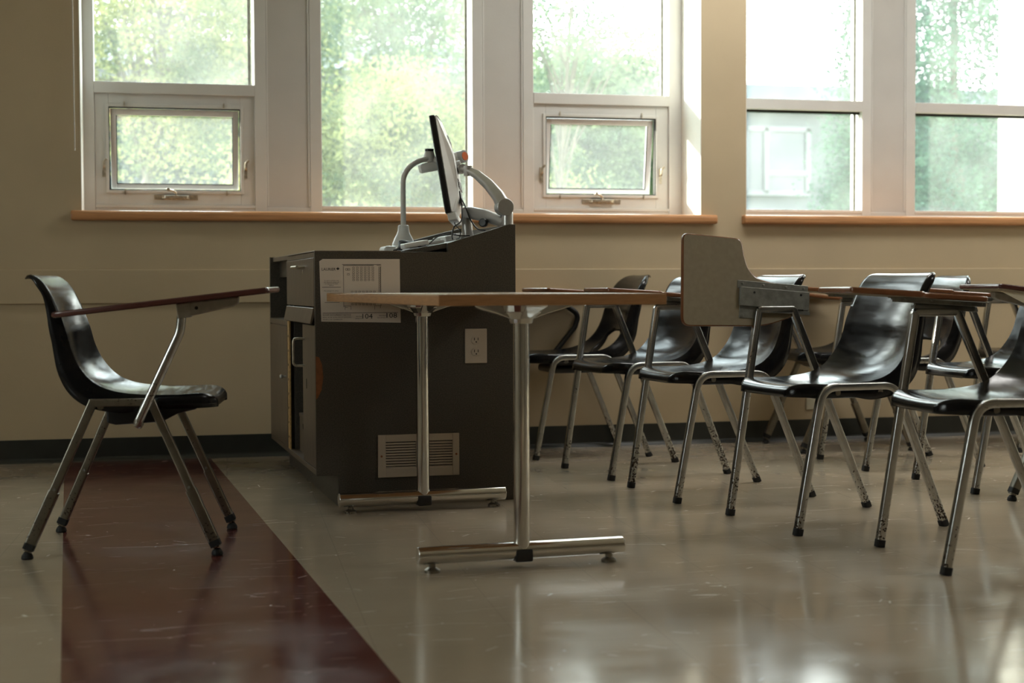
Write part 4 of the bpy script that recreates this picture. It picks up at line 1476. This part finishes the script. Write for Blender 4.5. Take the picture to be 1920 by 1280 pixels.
nt.links.new(c, bg.inputs['Color'])
bg.inputs['Strength'].default_value = 10.0

sun = bpy.data.lights.new('sun', 'SUN')
sun.energy = 16
sun.angle = R(1.2)
sun.color = (1.0, .90, .74)
so = bpy.data.objects.new('sun', sun)
COL.objects.link(so)
so.rotation_euler = Vector((1, -.68, -.36)).to_track_quat('-Z', 'Y').to_euler()
for xa, xc in ((XA, XB), (XC, XD), (None, None)):
    l = bpy.data.lights.new('window_portal', 'AREA')
    l.shape = 'RECTANGLE'
    l.size = xc - xa if xa is not None else LW1 - LW0
    l.size_y = ZT - 1.09 if xa is not None else LZ1 - LZ0
    l.cycles.is_portal = True
    lo = bpy.data.objects.new('window_portal', l)
    COL.objects.link(lo)
    if xa is None:
        lo.location = (XL - .21, (LW0 + LW1) / 2, (LZ0 + LZ1) / 2)
        lo.rotation_euler = Vector((1, 0, 0)).to_track_quat('-Z', 'Z').to_euler()
        continue
    lo.location = ((xa + xc) / 2, YO + .01, (ZT + 1.09) / 2)
    lo.rotation_euler = Vector((0, -1, 0)).to_track_quat('-Z', 'Z').to_euler()

# ------------------------------------------------------------------ camera
psi, pit, rol, f_px, hc = .2346, .0359, .0044, 2838.7, .7542
fwd = Vector((math.sin(psi) * math.cos(pit), math.cos(psi) * math.cos(pit), -math.sin(pit)))
right = Vector((math.cos(psi), -math.sin(psi), 0))
up = right.cross(fwd)
cx_ = right * math.cos(rol) - up * math.sin(rol)
cy_ = right * math.sin(rol) + up * math.cos(rol)
cam = bpy.data.cameras.new('camera')
cam.sensor_width = 36
cam.lens = f_px / 1920 * 36
cam.clip_start = .05
cam.clip_end = 300
cam.dof.use_dof = True
cam.dof.focus_distance = 5.1
cam.dof.aperture_fstop = 3.2
co = bpy.data.objects.new('camera', cam)
COL.objects.link(co)
m4 = Matrix((cx_, cy_, -fwd)).transposed().to_4x4()
m4.translation = Vector((0, 0, hc))
co.matrix_world = m4
scene.camera = co

scene.view_settings.view_transform = 'Standard'
scene.view_settings.look = 'None'
scene.view_settings.gamma = 1
scene.view_settings.use_curve_mapping = False
scene.view_settings.exposure = 0.14
cy = scene.cycles
cy.use_denoising = True
cy.max_bounces = 10
cy.diffuse_bounces = 6
cy.glossy_bounces = 5
cy.transparent_max_bounces = 24
cy.sample_clamp_indirect = 6
cy.caustics_reflective = False
cy.caustics_refractive = False
